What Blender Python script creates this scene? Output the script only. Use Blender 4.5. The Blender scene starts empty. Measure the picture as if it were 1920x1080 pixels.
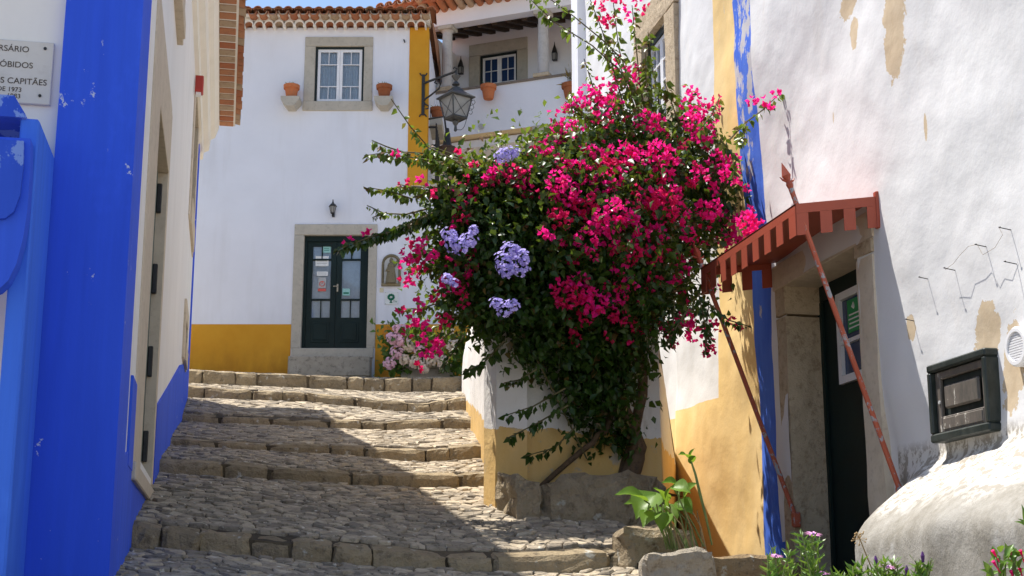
import bpy, math, random
import numpy as np
from mathutils import Matrix, Vector, noise
R = math.radians
random.seed(7); rng = np.random.default_rng(7)
scene = bpy.context.scene
col = scene.collection

# ------------------------------------------------------------------ camera
FPX = 2640.0; PITCH = R(12.4); YAW = R(11.46); EYE = np.array([0.0, 0.0, 1.55])
cam = bpy.data.cameras.new("camera"); camo = bpy.data.objects.new("camera", cam); col.objects.link(camo)
cam.lens = 49.5; cam.sensor_width = 36.0; cam.clip_start = 0.05; cam.clip_end = 600
camo.location = EYE; camo.rotation_euler = (R(90) + PITCH, 0, -YAW)
scene.camera = camo
# ------------------------------------------------------------------ daylight
SUN_EL = R(68); SUN_AZ = R(-43.5)            # azimuth clockwise from +Y (up the street)
world = bpy.data.worlds.new("World"); scene.world = world; world.use_nodes = True
wn = world.node_tree.nodes; wl = world.node_tree.links
sky = wn.new("ShaderNodeTexSky"); sky.sky_type = 'NISHITA'; sky.sun_disc = False
sky.sun_elevation = SUN_EL; sky.sun_rotation = SUN_AZ; sky.air_density = 1.0; sky.dust_density = 0.6; sky.ozone_density = 1.2
wn["Background"].inputs[1].default_value = 0.11
wl.new(sky.outputs[0], wn["Background"].inputs[0])
sl = bpy.data.lights.new("sun", 'SUN'); sl.energy = 5.0; sl.angle = R(0.55); sl.color = (1.0, 0.95, 0.87)
so = bpy.data.objects.new("sun", sl); col.objects.link(so)
sd = Vector((math.sin(SUN_AZ) * math.cos(SUN_EL), math.cos(SUN_AZ) * math.cos(SUN_EL), math.sin(SUN_EL)))
so.rotation_euler = sd.to_track_quat('Z', 'Y').to_euler(); so.location = sd * 50
scene.view_settings.view_transform = 'Standard'; scene.view_settings.look = 'None'
scene.view_settings.exposure = 0.86; scene.view_settings.gamma = 1.0; scene.view_settings.use_curve_mapping = False
scene.render.engine = 'CYCLES'
scene.cycles.max_bounces = 8; scene.cycles.diffuse_bounces = 5; scene.cycles.transparent_max_bounces = 16
try: scene.cycles.use_denoising = True
except Exception: pass

# ------------------------------------------------------------------ survey: sight lines of the photo cut with real planes
def ray(u, v):
    a = (u - 960) / FPX; b = (540 - v) / FPX
    d = (a, math.cos(PITCH) - b * math.sin(PITCH), math.sin(PITCH) + b * math.cos(PITCH))
    c, s = math.cos(YAW), math.sin(YAW)
    return np.array([d[0] * c + d[1] * s, -d[0] * s + d[1] * c, d[2]])
def onx(u, v, x): r = ray(u, v); return EYE + r * (x / r[0])
def ony(u, v, y): r = ray(u, v); return EYE + r * (y / r[1])
def onp(u, v, p, n):
    r = ray(u, v); n = np.array(n); return EYE + r * (np.dot(np.array(p) - EYE, n) / np.dot(r, n))

# ------------------------------------------------------------------ mesh helper
class MB:
    def __init__(s, M=None): s.v = []; s.f = []; s.M = M
    def add(s, vs, fs):
        n = len(s.v)
        if s.M is not None: vs = [tuple(s.M @ Vector(p)) for p in vs]
        s.v += [tuple(p) for p in vs]; s.f += [tuple(i + n for i in f) for f in fs]
        return s
    def quad(s, a, b, c, d): return s.add([a, b, c, d], [(0, 1, 2, 3)])
    def box(s, a, b, ch=0.0, jit=0.0):
        (x0, y0, z0), (x1, y1, z1) = [min(p, q) for p, q in zip(a, b)], [max(p, q) for p, q in zip(a, b)]
        if ch <= 0:
            vs = [(x, y, z) for x in (x0, x1) for y in (y0, y1) for z in (z0, z1)]
            fs = [(0, 1, 3, 2), (4, 6, 7, 5), (0, 4, 5, 1), (2, 3, 7, 6), (0, 2, 6, 4), (1, 5, 7, 3)]
            return s.add(vs, fs)
        c = min(ch, (x1 - x0) * .45, (y1 - y0) * .45, (z1 - z0) * .45)
        vs = []; idx = {}
        lo = (x0, y0, z0); hi = (x1, y1, z1)
        for ix in (0, 1):
            for iy in (0, 1):
                for iz in (0, 1):
                    for ax in range(3):
                        p = []
                        for k, i in enumerate((ix, iy, iz)):
                            e = hi[k] if i else lo[k]
                            if k != ax: e += -c if i else c
                            p.append(e + (random.uniform(-jit, jit) if jit else 0))
                        idx[(ix, iy, iz, ax)] = len(vs); vs.append(p)
        fs = []
        for ax in range(3):
            o = [k for k in range(3) if k != ax]
            for i in (0, 1):
                q = []
                for (j, k) in ((0, 0), (1, 0), (1, 1), (0, 1)):
                    t = [0, 0, 0]; t[ax] = i; t[o[0]] = j; t[o[1]] = k
                    q.append(idx[(*t, ax)])
                fs.append(q)
            for j in (0, 1):
                for k in (0, 1):
                    t0 = [0, 0, 0]; t0[o[0]] = j; t0[o[1]] = k; t1 = list(t0); t1[ax] = 1
                    fs.append([idx[(*t0, o[0])], idx[(*t1, o[0])], idx[(*t1, o[1])], idx[(*t0, o[1])]])
        for ix in (0, 1):
            for iy in (0, 1):
                for iz in (0, 1): fs.append([idx[(ix, iy, iz, a)] for a in range(3)])
        return s.add(vs, fs)
    def prism(s, pts, d, axis):
        """2-D outline pts extruded from d[0] to d[1] along axis (0,1,2); outline in the other two axes in order."""
        n = len(pts); vs = []
        for e in d:
            for (a, b) in pts:
                p = [0, 0, 0]; o = [k for k in range(3) if k != axis]
                p[axis] = e; p[o[0]] = a; p[o[1]] = b; vs.append(p)
        fs = [list(range(n)), list(range(2 * n - 1, n - 1, -1))] + [[i, (i + 1) % n, n + (i + 1) % n, n + i] for i in range(n)]
        return s.add(vs, fs)
    def tube(s, pts, r, n=7, cap=True):
        pts = [Vector(p) for p in pts]; k = len(pts)
        rr = r if hasattr(r, '__len__') else [r] * k
        vs = []; ref = Vector((0.13, 0.31, 0.94))
        for i, p in enumerate(pts):
            t = (pts[min(i + 1, k - 1)] - pts[max(i - 1, 0)]).normalized()
            a = t.cross(ref)
            if a.length < .1: a = t.cross(Vector((1, 0, 0)))
            a.normalize(); b = t.cross(a)
            for j in range(n):
                w = 2 * math.pi * j / n; vs.append(p + (a * math.cos(w) + b * math.sin(w)) * rr[i])
        fs = [[i * n + j, i * n + (j + 1) % n, (i + 1) * n + (j + 1) % n, (i + 1) * n + j] for i in range(k - 1) for j in range(n)]
        if cap: fs += [list(range(n)), [(k - 1) * n + j for j in range(n - 1, -1, -1)]]
        return s.add(vs, fs)
    def lathe(s, prof, c=(0, 0, 0), n=16, ph=0.0, closed=True):
        vs = []
        for (r, z) in prof:
            for j in range(n):
                w = 2 * math.pi * j / n + ph; vs.append((c[0] + r * math.cos(w), c[1] + r * math.sin(w), c[2] + z))
        k = len(prof)
        fs = [[i * n + j, i * n + (j + 1) % n, (i + 1) * n + (j + 1) % n, (i + 1) * n + j] for i in range(k - 1) for j in range(n)]
        if closed: fs += [list(range(n))[::-1], [(k - 1) * n + j for j in range(n)]]
        return s.add(vs, fs)
    def wall(s, s0, s1, z0, z1, holes, of=0.0, ob=-0.35):
        """wall slab in (s, o, z) axes with rectangular holes and their reveals"""
        holes = [(h[0] - .004, h[1] + .004, h[2] - .004, h[3] + .004) for h in holes]
        S = sorted({s0, s1, *[h[0] for h in holes], *[h[1] for h in holes]}); Z = sorted({z0, z1, *[h[2] for h in holes], *[h[3] for h in holes]})
        S = [a for a in S if s0 <= a <= s1]; Z = [a for a in Z if z0 <= a <= z1]
        for a, b in zip(S, S[1:]):
            for c, d in zip(Z, Z[1:]):
                m, q = (a + b) / 2, (c + d) / 2
                if any(h[0] < m < h[1] and h[2] < q < h[3] for h in holes): continue
                s.quad((a, of, c), (b, of, c), (b, of, d), (a, of, d)); s.quad((a, ob, c), (b, ob, c), (b, ob, d), (a, ob, d))
        for (a, b, c, d) in list(holes) + [(s0, s1, z0, z1)]:
            for p, q in (((a, c), (b, c)), ((b, c), (b, d)), ((b, d), (a, d)), ((a, d), (a, c))):
                s.quad((p[0], of, p[1]), (q[0], of, q[1]), (q[0], ob, q[1]), (p[0], ob, p[1]))
        return s
    def build(s, name, mat, parent=None, smooth=False, kind=None, label=None):
        off = Vector((0, 0, 0)); o = parent
        while o is not None: off += o.location; o = o.parent
        me = bpy.data.meshes.new(name)
        v = s.v if off.length == 0 else [(a - off.x, b - off.y, c - off.z) for a, b, c in s.v]
        me.from_pydata(v, [], s.f); me.update()
        if smooth: me.polygons.foreach_set('use_smooth', [True] * len(me.polygons))
        return link(name, me, mat, parent, kind, label)
def link(name, me, mat, parent=None, kind=None, label=None):
    if mat is not None and not me.materials: me.materials.append(mat)
    ob = bpy.data.objects.new(name, me); col.objects.link(ob)
    if parent is not None: ob.parent = parent
    if kind: ob['kind'] = kind
    if label: ob['label'] = label
    return ob
def tag(o, label, cat=None, group=None, kind=None):
    o['label'] = label
    if cat: o['category'] = cat
    if group: o['group'] = group
    if kind: o['kind'] = kind
    return o
def thing(name, loc, label=None, cat=None, group=None, kind=None):
    o = bpy.data.objects.new(name, None); col.objects.link(o); o.location = loc; o.empty_display_size = .1
    if label: tag(o, label, cat, group, kind)
    elif kind: o['kind'] = kind
    return o
def copy_tree(o, parent=None):
    c = o.copy(); col.objects.link(c)
    if parent is not None: c.parent = parent
    for ch in list(o.children): copy_tree(ch, c)
    return c
def text_mesh(txt, size, ext=0.002, align='LEFT'):
    cu = bpy.data.curves.new("lettering", 'FONT'); cu.body = txt; cu.size = size; cu.extrude = ext; cu.align_x = align
    ob = bpy.data.objects.new("lettering", cu); col.objects.link(ob)
    dg = bpy.context.evaluated_depsgraph_get(); me = bpy.data.meshes.new_from_object(ob.evaluated_get(dg))
    bpy.data.objects.remove(ob); bpy.data.curves.remove(cu); return me

# ------------------------------------------------------------------ materials
class Nd:
    """socket arithmetic for node trees"""
    def __init__(s, t, k): s.t = t; s.k = k
    def _m(s, op, *a):
        n = s.t.nodes.new("ShaderNodeMath"); n.operation = op
        for i, q in enumerate((s,) + a):
            if isinstance(q, Nd): s.t.links.new(q.k, n.inputs[i])
            else: n.inputs[i].default_value = q
        return Nd(s.t, n.outputs[0])
    def __add__(s, o): return s._m('ADD', o)
    __radd__ = __add__
    def __sub__(s, o): return s._m('SUBTRACT', o)
    def __rsub__(s, o): return (s * -1) + o
    def __mul__(s, o): return s._m('MULTIPLY', o)
    __rmul__ = __mul__
    def __truediv__(s, o): return s._m('DIVIDE', o)
    def gt(s, o): return s._m('GREATER_THAN', o)
    def lt(s, o): return s._m('LESS_THAN', o)
    def max(s, o): return s._m('MAXIMUM', o)
    def min(s, o): return s._m('MINIMUM', o)
    def sqrt(s): return s._m('SQRT')
    def fract(s): return s._m('FRACT')
    def ramp(s, a, b):
        n = s.t.nodes.new("ShaderNodeMapRange"); n.clamp = True
        s.t.links.new(s.k, n.inputs[0]); n.inputs[1].default_value = a; n.inputs[2].default_value = b
        return Nd(s.t, n.outputs[0])
class Mat:
    def __init__(s, name, rough=.85, spec=.3):
        s.m = bpy.data.materials.new(name); s.m.use_nodes = True; s.t = s.m.node_tree
        s.b = s.t.nodes["Principled BSDF"]; s.b.inputs["Roughness"].default_value = rough
        s.b.inputs["Specular IOR Level"].default_value = spec
        s.tc = s.t.nodes.new("ShaderNodeTexCoord")
        s.geo = None
    def pos(s):
        if s.geo is None: s.geo = s.t.nodes.new("ShaderNodeNewGeometry")
        return s.geo.outputs["Position"]
    def xyz(s):
        n = s.t.nodes.new("ShaderNodeSeparateXYZ"); s.t.links.new(s.pos(), n.inputs[0]); return [Nd(s.t, n.outputs[i]) for i in range(3)]
    def noise(s, scale, detail=4, rough=.55, stretch=None, w=0.0):
        n = s.t.nodes.new("ShaderNodeTexNoise"); n.inputs["Scale"].default_value = scale
        n.inputs["Detail"].default_value = detail; n.inputs["Roughness"].default_value = rough
        k = s.pos()
        mp = s.t.nodes.new("ShaderNodeMapping"); mp.inputs["Location"].default_value = (w, w * .7, w * .3)
        if stretch: mp.inputs["Scale"].default_value = stretch
        s.t.links.new(k, mp.inputs[0]); s.t.links.new(mp.outputs[0], n.inputs["Vector"])
        return Nd(s.t, n.outputs[0])
    def rand(s):
        if s.geo is None: s.pos()
        oi = s.t.nodes.new("ShaderNodeObjectInfo")
        return (Nd(s.t, s.geo.outputs["Random Per Island"]) + Nd(s.t, oi.outputs["Random"])).fract()
    def mix(s, f, a, b):
        n = s.t.nodes.new("ShaderNodeMix"); n.data_type = 'RGBA'
        for i, q in ((0, f), (6, a), (7, b)):
            if isinstance(q, Nd): s.t.links.new(q.k, n.inputs[i])
            elif hasattr(q, '__len__'): n.inputs[i].default_value = (*q[:3], 1)
            else: n.inputs[i].default_value = q
        return Nd(s.t, n.outputs[2])
    def scale(s, c, f):
        n = s.t.nodes.new("ShaderNodeMix"); n.data_type = 'RGBA'; n.blend_type = 'MULTIPLY'; n.inputs[0].default_value = 1
        s.t.links.new(c.k, n.inputs[6]); s.t.links.new(f.k, n.inputs[7]); return Nd(s.t, n.outputs[2])
    def color(s, c):
        if isinstance(c, Nd): s.t.links.new(c.k, s.b.inputs["Base Color"])
        else: s.b.inputs["Base Color"].default_value = (*c, 1)
        return s
    def bump(s, h, strength=.4, dist=.01):
        n = s.t.nodes.new("ShaderNodeBump"); n.inputs["Strength"].default_value = strength; n.inputs["Distance"].default_value = dist
        s.t.links.new(h.k, n.inputs["Height"]); s.t.links.new(n.outputs[0], s.b.inputs["Normal"]); return s
    def metal(s, v=1.0): s.b.inputs["Metallic"].default_value = v; return s
    def translucent(s, c, f):
        tr = s.t.nodes.new("ShaderNodeBsdfTranslucent"); mx = s.t.nodes.new("ShaderNodeMixShader"); mx.inputs[0].default_value = f
        if isinstance(c, Nd): s.t.links.new(c.k, tr.inputs[0])
        else: tr.inputs[0].default_value = (*c, 1)
        s.t.links.new(s.b.outputs[0], mx.inputs[1]); s.t.links.new(tr.outputs[0], mx.inputs[2])
        s.t.links.new(mx.outputs[0], s.t.nodes["Material Output"].inputs[0]); return s

def m_plain(name, c, rough=.7, var=.12, sc=9, bump=.15, spec=.3, dist=.006):
    m = Mat(name, rough, spec); n = m.noise(sc)
    m.color(m.mix(n.ramp(.3, .7), [x * (1 - var) for x in c], [min(1, x * (1 + var)) for x in c]))
    m.bump(m.noise(sc * 4), bump, dist); return m.m
def m_plaster(name, c, dirt=(.45, .42, .37), amt=.25, streak=True):
    m = Mat(name, .92, .15)
    big = m.noise(1.3, 5).ramp(.35, .75); st = m.noise(3.0, 4, .6, (1, 1, .12), 5).ramp(.5, .85)
    base = m.mix(big, c, [x * .93 for x in c])
    m.color(m.mix((st * amt) if streak else big * amt, base, dirt))
    m.bump(m.noise(5, 6, .6) * .7 + m.noise(60, 3) * .08, .35, .02); return m.m
def m_paint(name, c, chip=(.62, .66, .75), thr=.70, light=None):
    m = Mat(name, .72, .25)
    n1 = m.noise(1.2, 4, .6, (1, 1, .35)); light = light or [min(1, x * 1.35 + .01) for x in c]
    base = m.mix(n1.ramp(.35, .7), c, light)
    brush = m.noise(14, 3, .6, (1, 1, .06), 2).ramp(.3, .8); base = m.mix(brush * .45, base, [x * .68 for x in c]); base = m.mix(m.noise(2.6, 5, .7, (1, 1, .5), 41).ramp(.55, .75) * .5, base, [min(1, x * 1.5 + .012) for x in c])
    ch = (m.noise(7.0, 5, .72, (1, 1, .75), 9) + m.noise(1.1, 2, .5, None, 3) * .25).ramp(thr + .095, thr + .125)
    m.color(m.mix(ch * .85, base, chip)); m.bump(m.noise(7, 6, .6, (1, 1, .4)), .25, .012); return m.m
def m_stone(name, c1, c2, c3, sc=6, bump=.7, dist=.02, lich=None, lo=(.62, .62, .63), hi=(1.22, 1.19, 1.13)):
    m = Mat(name, .93, .15); r = m.rand()
    a = m.mix(m.noise(sc, 6, .65).ramp(.32, .68), c1, c2); a = m.mix(m.noise(sc * 2.6, 5, .7, None, 4).ramp(.52, .72), a, c3)
    a = m.scale(a, m.mix(r, lo, hi))
    if lich: a = m.mix(m.noise(sc * 1.7, 4, .6, None, 11).ramp(.62, .68), a, lich)
    m.color(a); m.bump(m.noise(sc * 3, 7, .65) + m.noise(sc * 14, 4, .6) * .35, bump, dist); return m.m
def m_leaf(name, c1, c2, c3=None, tr=.3, rough=.38, pc=None):
    m = Mat(name, rough, .35); r = m.rand(); a = m.mix(r, c1, c2)
    if c3: a = m.mix(((r * 7.31).fract()).gt(pc or .85), a, c3)
    m.color(a); m.translucent(m.mix(.5, a, (.30, .42, .03)) if not c3 or tr > 0 else a, tr); return m.m

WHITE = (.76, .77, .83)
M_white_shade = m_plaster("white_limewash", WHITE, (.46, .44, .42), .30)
M_white_street = m_plaster("cream_white_plaster", (.86, .84, .81), (.50, .45, .38), .18)
M_cornice = m_plaster("cornice_plaster", (.85, .81, .73), (.52, .46, .36), .25)
M_loggia = m_plaster("balcony_white_plaster", (.80, .79, .82), (.55, .48, .44), .12)
M_cream = m_plaster("cream_vault_plaster", (.82, .63, .36), (.5, .40, .26), .2)
M_blue = m_paint("blue_limewash", (.030, .10, .76), thr=.705, light=(.040, .125, .80))
M_blue_skylit = m_paint("skylit_blue_limewash", (.045, .16, .82), thr=.74, light=(.06, .20, .88))  # same limewash, lightened in colour for sky light on the pier shaft
M_blue_worn = m_paint("worn_blue_limewash", (.022, .070, .50), thr=.60, chip=(.20, .32, .74), light=(.030, .10, .68))
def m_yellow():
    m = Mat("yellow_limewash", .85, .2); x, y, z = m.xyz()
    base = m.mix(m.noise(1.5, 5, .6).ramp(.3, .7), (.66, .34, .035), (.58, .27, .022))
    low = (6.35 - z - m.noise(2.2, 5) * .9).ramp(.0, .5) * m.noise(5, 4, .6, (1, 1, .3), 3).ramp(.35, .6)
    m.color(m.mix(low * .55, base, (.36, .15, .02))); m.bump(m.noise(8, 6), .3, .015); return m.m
M_yellow = m_yellow()
M_stone = m_stone("pale_limestone", (.50, .46, .39), (.42, .39, .33), (.36, .33, .28), 5, .25, .006, lo=(.95, .95, .95), hi=(1.04, 1.03, 1.02))
M_stone_frame = m_stone("buff_limestone", (.66, .57, .45), (.58, .50, .39), (.50, .42, .32), 6, .4, .01, lo=(.95, .95, .95), hi=(1.04, 1.03, 1.02))
M_granite = m_stone("grainy_stone", (.56, .46, .33), (.45, .36, .25), (.27, .20, .13), 7, .9, .02, lo=(.95, .95, .95), hi=(1.04, 1.03, 1.02))
M_brownstone = m_stone("rough_brown_stone", (.34, .25, .15), (.24, .17, .095), (.13, .10, .07), 6, 1.0, .04, (.42, .40, .34))
M_planter = m_stone("weathered_planter_stone", (.38, .31, .21), (.26, .20, .125), (.12, .09, .06), 3.2, 1.0, .07, (.46, .43, .36), lo=(.9, .9, .9), hi=(1.05, 1.05, 1.05))
M_palestone = m_stone("bleached_ridged_stone", (.58, .52, .43), (.44, .38, .29), (.25, .20, .14), 7, 1.0, .04)
M_kerb = m_stone("kerb_stone", (.36, .29, .19), (.26, .205, .13), (.14, .11, .075), 5, 1.0, .035, (.48, .45, .38), lo=(.80, .80, .80), hi=(1.14, 1.12, 1.08))
M_cobble = m_stone("cobble_stone", (.43, .37, .29), (.29, .245, .185), (.13, .11, .08), 8, .7, .016, (.58, .53, .44), (.55, .55, .56), (1.25, 1.22, 1.15))
M_bed = m_stone("earth_joint", (.13, .105, .07), (.09, .07, .05), (.06, .05, .035), 12, .8, .02)
M_ground = m_stone("pale_dry_earth", (.42, .36, .28), (.34, .29, .22), (.28, .23, .17), 2, .5, .02)
M_terra = m_stone("terracotta", (.46, .16, .07), (.38, .12, .05), (.34, .16, .09), 8, .35, .008)
def m_tile():
    m = Mat("roof_tile", .9, .15); r = m.rand()
    a = m.mix(r, (.37, .135, .07), (.43, .21, .115)); a = m.mix(((r * 5.7).fract()).gt(.72), a, (.40, .30, .21))
    a = m.mix(m.noise(9, 5, .65).ramp(.5, .72) * .7, a, (.23, .13, .085)); m.color(a); m.bump(m.noise(30, 4), .5, .01); return m.m
M_tile = m_tile()
M_mortar = m_plaster("white_mortar", (.76, .73, .68), (.45, .4, .35), .35)
M_green = m_plain("dark_green_paint", (.006, .017, .0155), .55, .25, 3, .08, .25)
M_greydoor = m_plain("grey_green_door", (.10, .13, .115), .6, .2, 4, .1, .3)
M_darkframe = m_plain("dark_frame_paint", (.012, .02, .02), .5, .2)
M_whitewood = m_plain("white_window_paint", (.78, .78, .80), .45, .04, 5, .05, .4)
M_curtain = m_plain("net_curtain", (.62, .63, .64), .9, .08, 22, .3)
M_iron = m_plain("black_iron", (.018, .018, .02), .5, .3, 20, .3, .5)
M_lampiron = m_plain("weathered_lamp_iron", (.055, .055, .055), .45, .3, 18, .3, .5)
M_wood = m_plain("dark_rafter_wood", (.045, .028, .018), .8, .35, 8, .4)
M_board = m_plain("roof_underside_brick", (.36, .13, .07), .9, .3, 9, .4)
M_dark = m_plain("unlit_interior", (.02, .02, .022), .9, .1)  # near-black colour stands in for the darkness behind openings
M_paper = m_plain("white_paper", (.74, .75, .74), .8, .04)
M_greenpaper = m_plain("green_print", (.10, .34, .20), .7, .08)
M_redprint = m_plain("red_print", (.62, .12, .10), .7, .06)
M_tealprint = m_plain("teal_print", (.30, .55, .52), .7, .06)
M_greyprint = m_plain("grey_print", (.42, .43, .43), .7, .05)
M_logo = m_plain("dark_green_ink", (.01, .16, .09), .6, .05)
M_letter = m_plain("engraved_lettering", (.075, .06, .05), .8, .2)
M_marble = m_stone("plaque_marble", (.66, .64, .60), (.61, .59, .55), (.55, .52, .48), 3, .1, .003, lo=(.95, .95, .95), hi=(1.04, 1.03, 1.02))
M_bronze = m_stone("ceramic_relief", (.24, .21, .14), (.20, .17, .11), (.15, .13, .08), 12, .4, .01)
M_relief_back = m_plain("relief_background", (.50, .50, .48), .8, .1)
M_red_paint = None
def m_red():
    m = Mat("red_oxide_paint", .55, .35); n = (m.noise(22, 5, .7) + m.noise(4, 3, .5, None, 6) * .35).ramp(.74, .77)
    a = m.mix(m.noise(3, 4).ramp(.3, .7), (.36, .075, .035), (.44, .105, .055)); m.color(m.mix(n, a, (.30, .31, .33))); m.bump(m.noise(30, 4), .2, .004); return m.m
M_redpole = m_red()
M_redsheet = m_plain("red_oxide_sheet", (.34, .070, .038), .5, .08, 3, .05, .4)
M_redbox = m_plain("red_plastic", (.42, .05, .04), .5, .05)
def m_hatch(name, a1, a2, t):
    m = Mat(name, .5, .4); n = (m.noise(13, 6, .7, (1, 1, .35)) + m.noise(3, 2, .5, None, 4) * .3)
    a = m.mix(n.ramp(.50, .75), a1, a2); a = m.mix(n.ramp(t, t + .015), a, (.56, .54, .48)); m.color(a); m.bump(n, .35, .006); return m.m
M_hatch = m_hatch("dark_weathered_green", (.010, .017, .015), (.035, .042, .038), .83)
M_hatchpanel = m_hatch("bare_weathered_panel", (.085, .078, .068), (.15, .128, .11), .77)
def m_glass(name, tint=(.9, .95, 1)):
    m = bpy.data.materials.new(name); m.use_nodes = True; t = m.node_tree; t.nodes.remove(t.nodes["Principled BSDF"])
    tr = t.nodes.new("ShaderNodeBsdfTransparent"); tr.inputs[0].default_value = (*tint, 1)
    gl = t.nodes.new("ShaderNodeBsdfGlossy"); gl.inputs["Roughness"].default_value = .04
    fr = t.nodes.new("ShaderNodeFresnel"); fr.inputs[0].default_value = 1.5
    mx = t.nodes.new("ShaderNodeMixShader"); t.links.new(fr.outputs[0], mx.inputs[0]); t.links.new(tr.outputs[0], mx.inputs[1]); t.links.new(gl.outputs[0], mx.inputs[2])
    t.links.new(mx.outputs[0], t.nodes["Material Output"].inputs[0]); return m
M_glass = m_glass("window_glass")
def m_lampglass():
    m = Mat("frosted_lamp_glass", .35, .5); m.color(m.mix(m.noise(9, 3).ramp(.3, .7), (.50, .49, .47), (.36, .35, .34))); m.translucent((.6, .58, .55), .45); return m.m
M_lampglass = m_lampglass()
M_bluepane = m_plain("blue_reflecting_pane", (.022, .05, .13), .08, .1, 2, .0, .6)
M_bark = m_stone("vine_bark", (.15, .10, .065), (.10, .07, .045), (.07, .05, .035), 14, .8, .02)
M_twig = m_plain("green_twig", (.10, .085, .035), .7, .3)
M_leaf = m_leaf("bougainvillea_leaf", (.011, .036, .006), (.036, .082, .011), (.10, .065, .02), .20, pc=.95)
M_leaf_young = m_leaf("young_vine_leaf", (.075, .135, .02), (.125, .185, .032), (.17, .08, .035), .34, pc=.86)
M_bract = m_leaf("magenta_bract", (.62, .012, .16), (.74, .03, .27), (.46, .008, .06), 0.0, .6, pc=.80)
def m_petal(name, c1, c2, tr=.3, tc=None):
    m = Mat(name, .65, .2); a = m.mix(m.rand(), c1, c2); m.color(a); m.translucent(tc or c2, tr); return m.m
M_bract = m_petal("magenta_bract", (.70, .007, .13), (.90, .028, .38), .48, (.95, .025, .32))
M_lilac = m_petal("lilac_petal", (.29, .23, .66), (.52, .46, .84), .25)
M_hyd_pink = m_petal("pink_hydrangea_petal", (.78, .44, .58), (.86, .60, .68), .25)
M_hyd_pale = m_petal("faded_hydrangea_petal", (.76, .70, .50), (.84, .68, .62), .25)
M_hydleaf = m_leaf("hydrangea_leaf", (.06, .14, .025), (.11, .21, .04), None, .3)
M_calla = m_leaf("broad_arum_leaf", (.09, .19, .018), (.17, .29, .035), None, .45, .45)
M_stem = m_plain("plant_stem", (.16, .20, .06), .6, .3)
M_drystem = m_plain("dry_stem", (.28, .19, .09), .8, .3)
M_daisy = m_petal("daisy_petal", (.72, .28, .62), (.82, .44, .72), .2)
M_daisyleaf = m_leaf("daisy_leaf", (.09, .20, .03), (.15, .28, .05), None, .3)
M_greenery = m_leaf("pot_plant_leaf", (.16, .09, .03), (.22, .16, .05), None, .2)

M_bract_red = m_petal("red_young_bract", (.52, .006, .06), (.74, .02, .19), .40, (.88, .03, .18))
def mesh_np(name, V, F):
    """fast mesh from arrays: F is (n,3)"""
    me = bpy.data.meshes.new(name); me.vertices.add(len(V)); me.vertices.foreach_set('co', np.asarray(V, np.float32).ravel())
    n = len(F); me.loops.add(n * 3); me.loops.foreach_set('vertex_index', np.asarray(F, np.int32).ravel())
    me.polygons.add(n); me.polygons.foreach_set('loop_start', np.arange(0, n * 3, 3, dtype=np.int32))
    me.update(calc_edges=True); me.validate(); return me
def nrm(a): return a / np.maximum(np.linalg.norm(a, axis=-1, keepdims=True), 1e-9)
def leaf_arrays(P, A, N, L, W, fold=.22, curl=.12):
    """every leaf: 6 vertices, a keeled blade with a drooping tip"""
    A = nrm(A); S = nrm(np.cross(A, N)); N = np.cross(S, A); L = L[:, None]; W = W[:, None]; n = len(P)
    v = np.stack([P, P + A * L * .38 + S * W * .5 + N * W * fold, P + A * L * .38 - S * W * .5 + N * W * fold,
                  P + A * L * .5, P + A * L * .80 + S * W * .22 - N * L * curl * .3, P + A * L - N * L * curl], 1).reshape(-1, 3)
    f = np.array([[0, 3, 1], [0, 2, 3], [1, 3, 4], [3, 5, 4], [3, 2, 5]])
    F = (np.arange(n)[:, None, None] * 6 + f[None]).reshape(-1, 3); return v, F
def rv(n, z=0.0): return nrm(rng.normal(size=(n, 3)) + np.array([0, 0, z]))
def merge(lst):
    V = []; F = []; k = 0
    for v, f in lst: V.append(v); F.append(f + k); k += len(v)
    return np.concatenate(V), np.concatenate(F)
def build_np(name, VF, mat, parent=None, kind=None, label=None):
    V, F = VF; off = np.zeros(3); o = parent
    while o is not None: off += np.array(o.location); o = o.parent
    return link(name, mesh_np(name, V - off, F), mat, parent, kind, label)

# ------------------------------------------------------------------ the stepped street
XL = -0.56
STEPS = [  # (depth, top edge as seen, foot of riser as seen)
 (9.14, [(244,986),(403,1003),(566,1019),(729,1033),(831,1045),(940,1046),(1004,1049),(1081,1039),(1167,1037)], [(244,1027),(403,1035),(566,1052),(729,1064),(831,1068),(876,1072),(941,1073),(1081,1073),(1172,1061)]),
 (12.33,[(297,862),(357,866),(430,868),(520,880),(657,888),(738,894),(800,893),(905,890)], [(300,888),(430,895),(520,902),(657,909),(733,912),(800,916),(908,912)]),
 (14.48,[(318,820),(403,828),(485,833),(573,836),(664,840),(750,842),(800,845),(878,836)], [(318,835),(403,840),(485,846),(573,850),(664,856),(790,868),(878,862)]),
 (17.75,[(340,777),(410,782),(541,786),(628,790),(720,793),(855,786)], [(340,790),(410,795),(541,799),(628,804),(720,807),(855,805)]),
 (19.87,[(352,725),(440,733),(565,737),(645,745),(720,754),(800,757),(866,747)], [(352,745),(440,749),(565,754),(645,761),(720,770),(780,775),(866,770)]),
 (22.32,[(362,695),(405,698),(580,705),(740,711),(865,708)], [(362,720),(580,729),(740,736),(865,735)]),
]
EY = [s[0] for s in STEPS]; TOP = []; BOT = []
for (y, t, b) in STEPS:
    T = [ony(u, v, y) for u, v in t]; B = [ony(u, v, y) for u, v in b]
    TOP.append(([p[0] for p in T], [p[2] for p in T])); BOT.append(([p[0] for p in B], [p[2] for p in B]))
def tz(i, x): return float(np.interp(x, *TOP[i]))
def bz(i, x): return float(np.interp(x, *BOT[i]))
YF = 27.0
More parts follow.
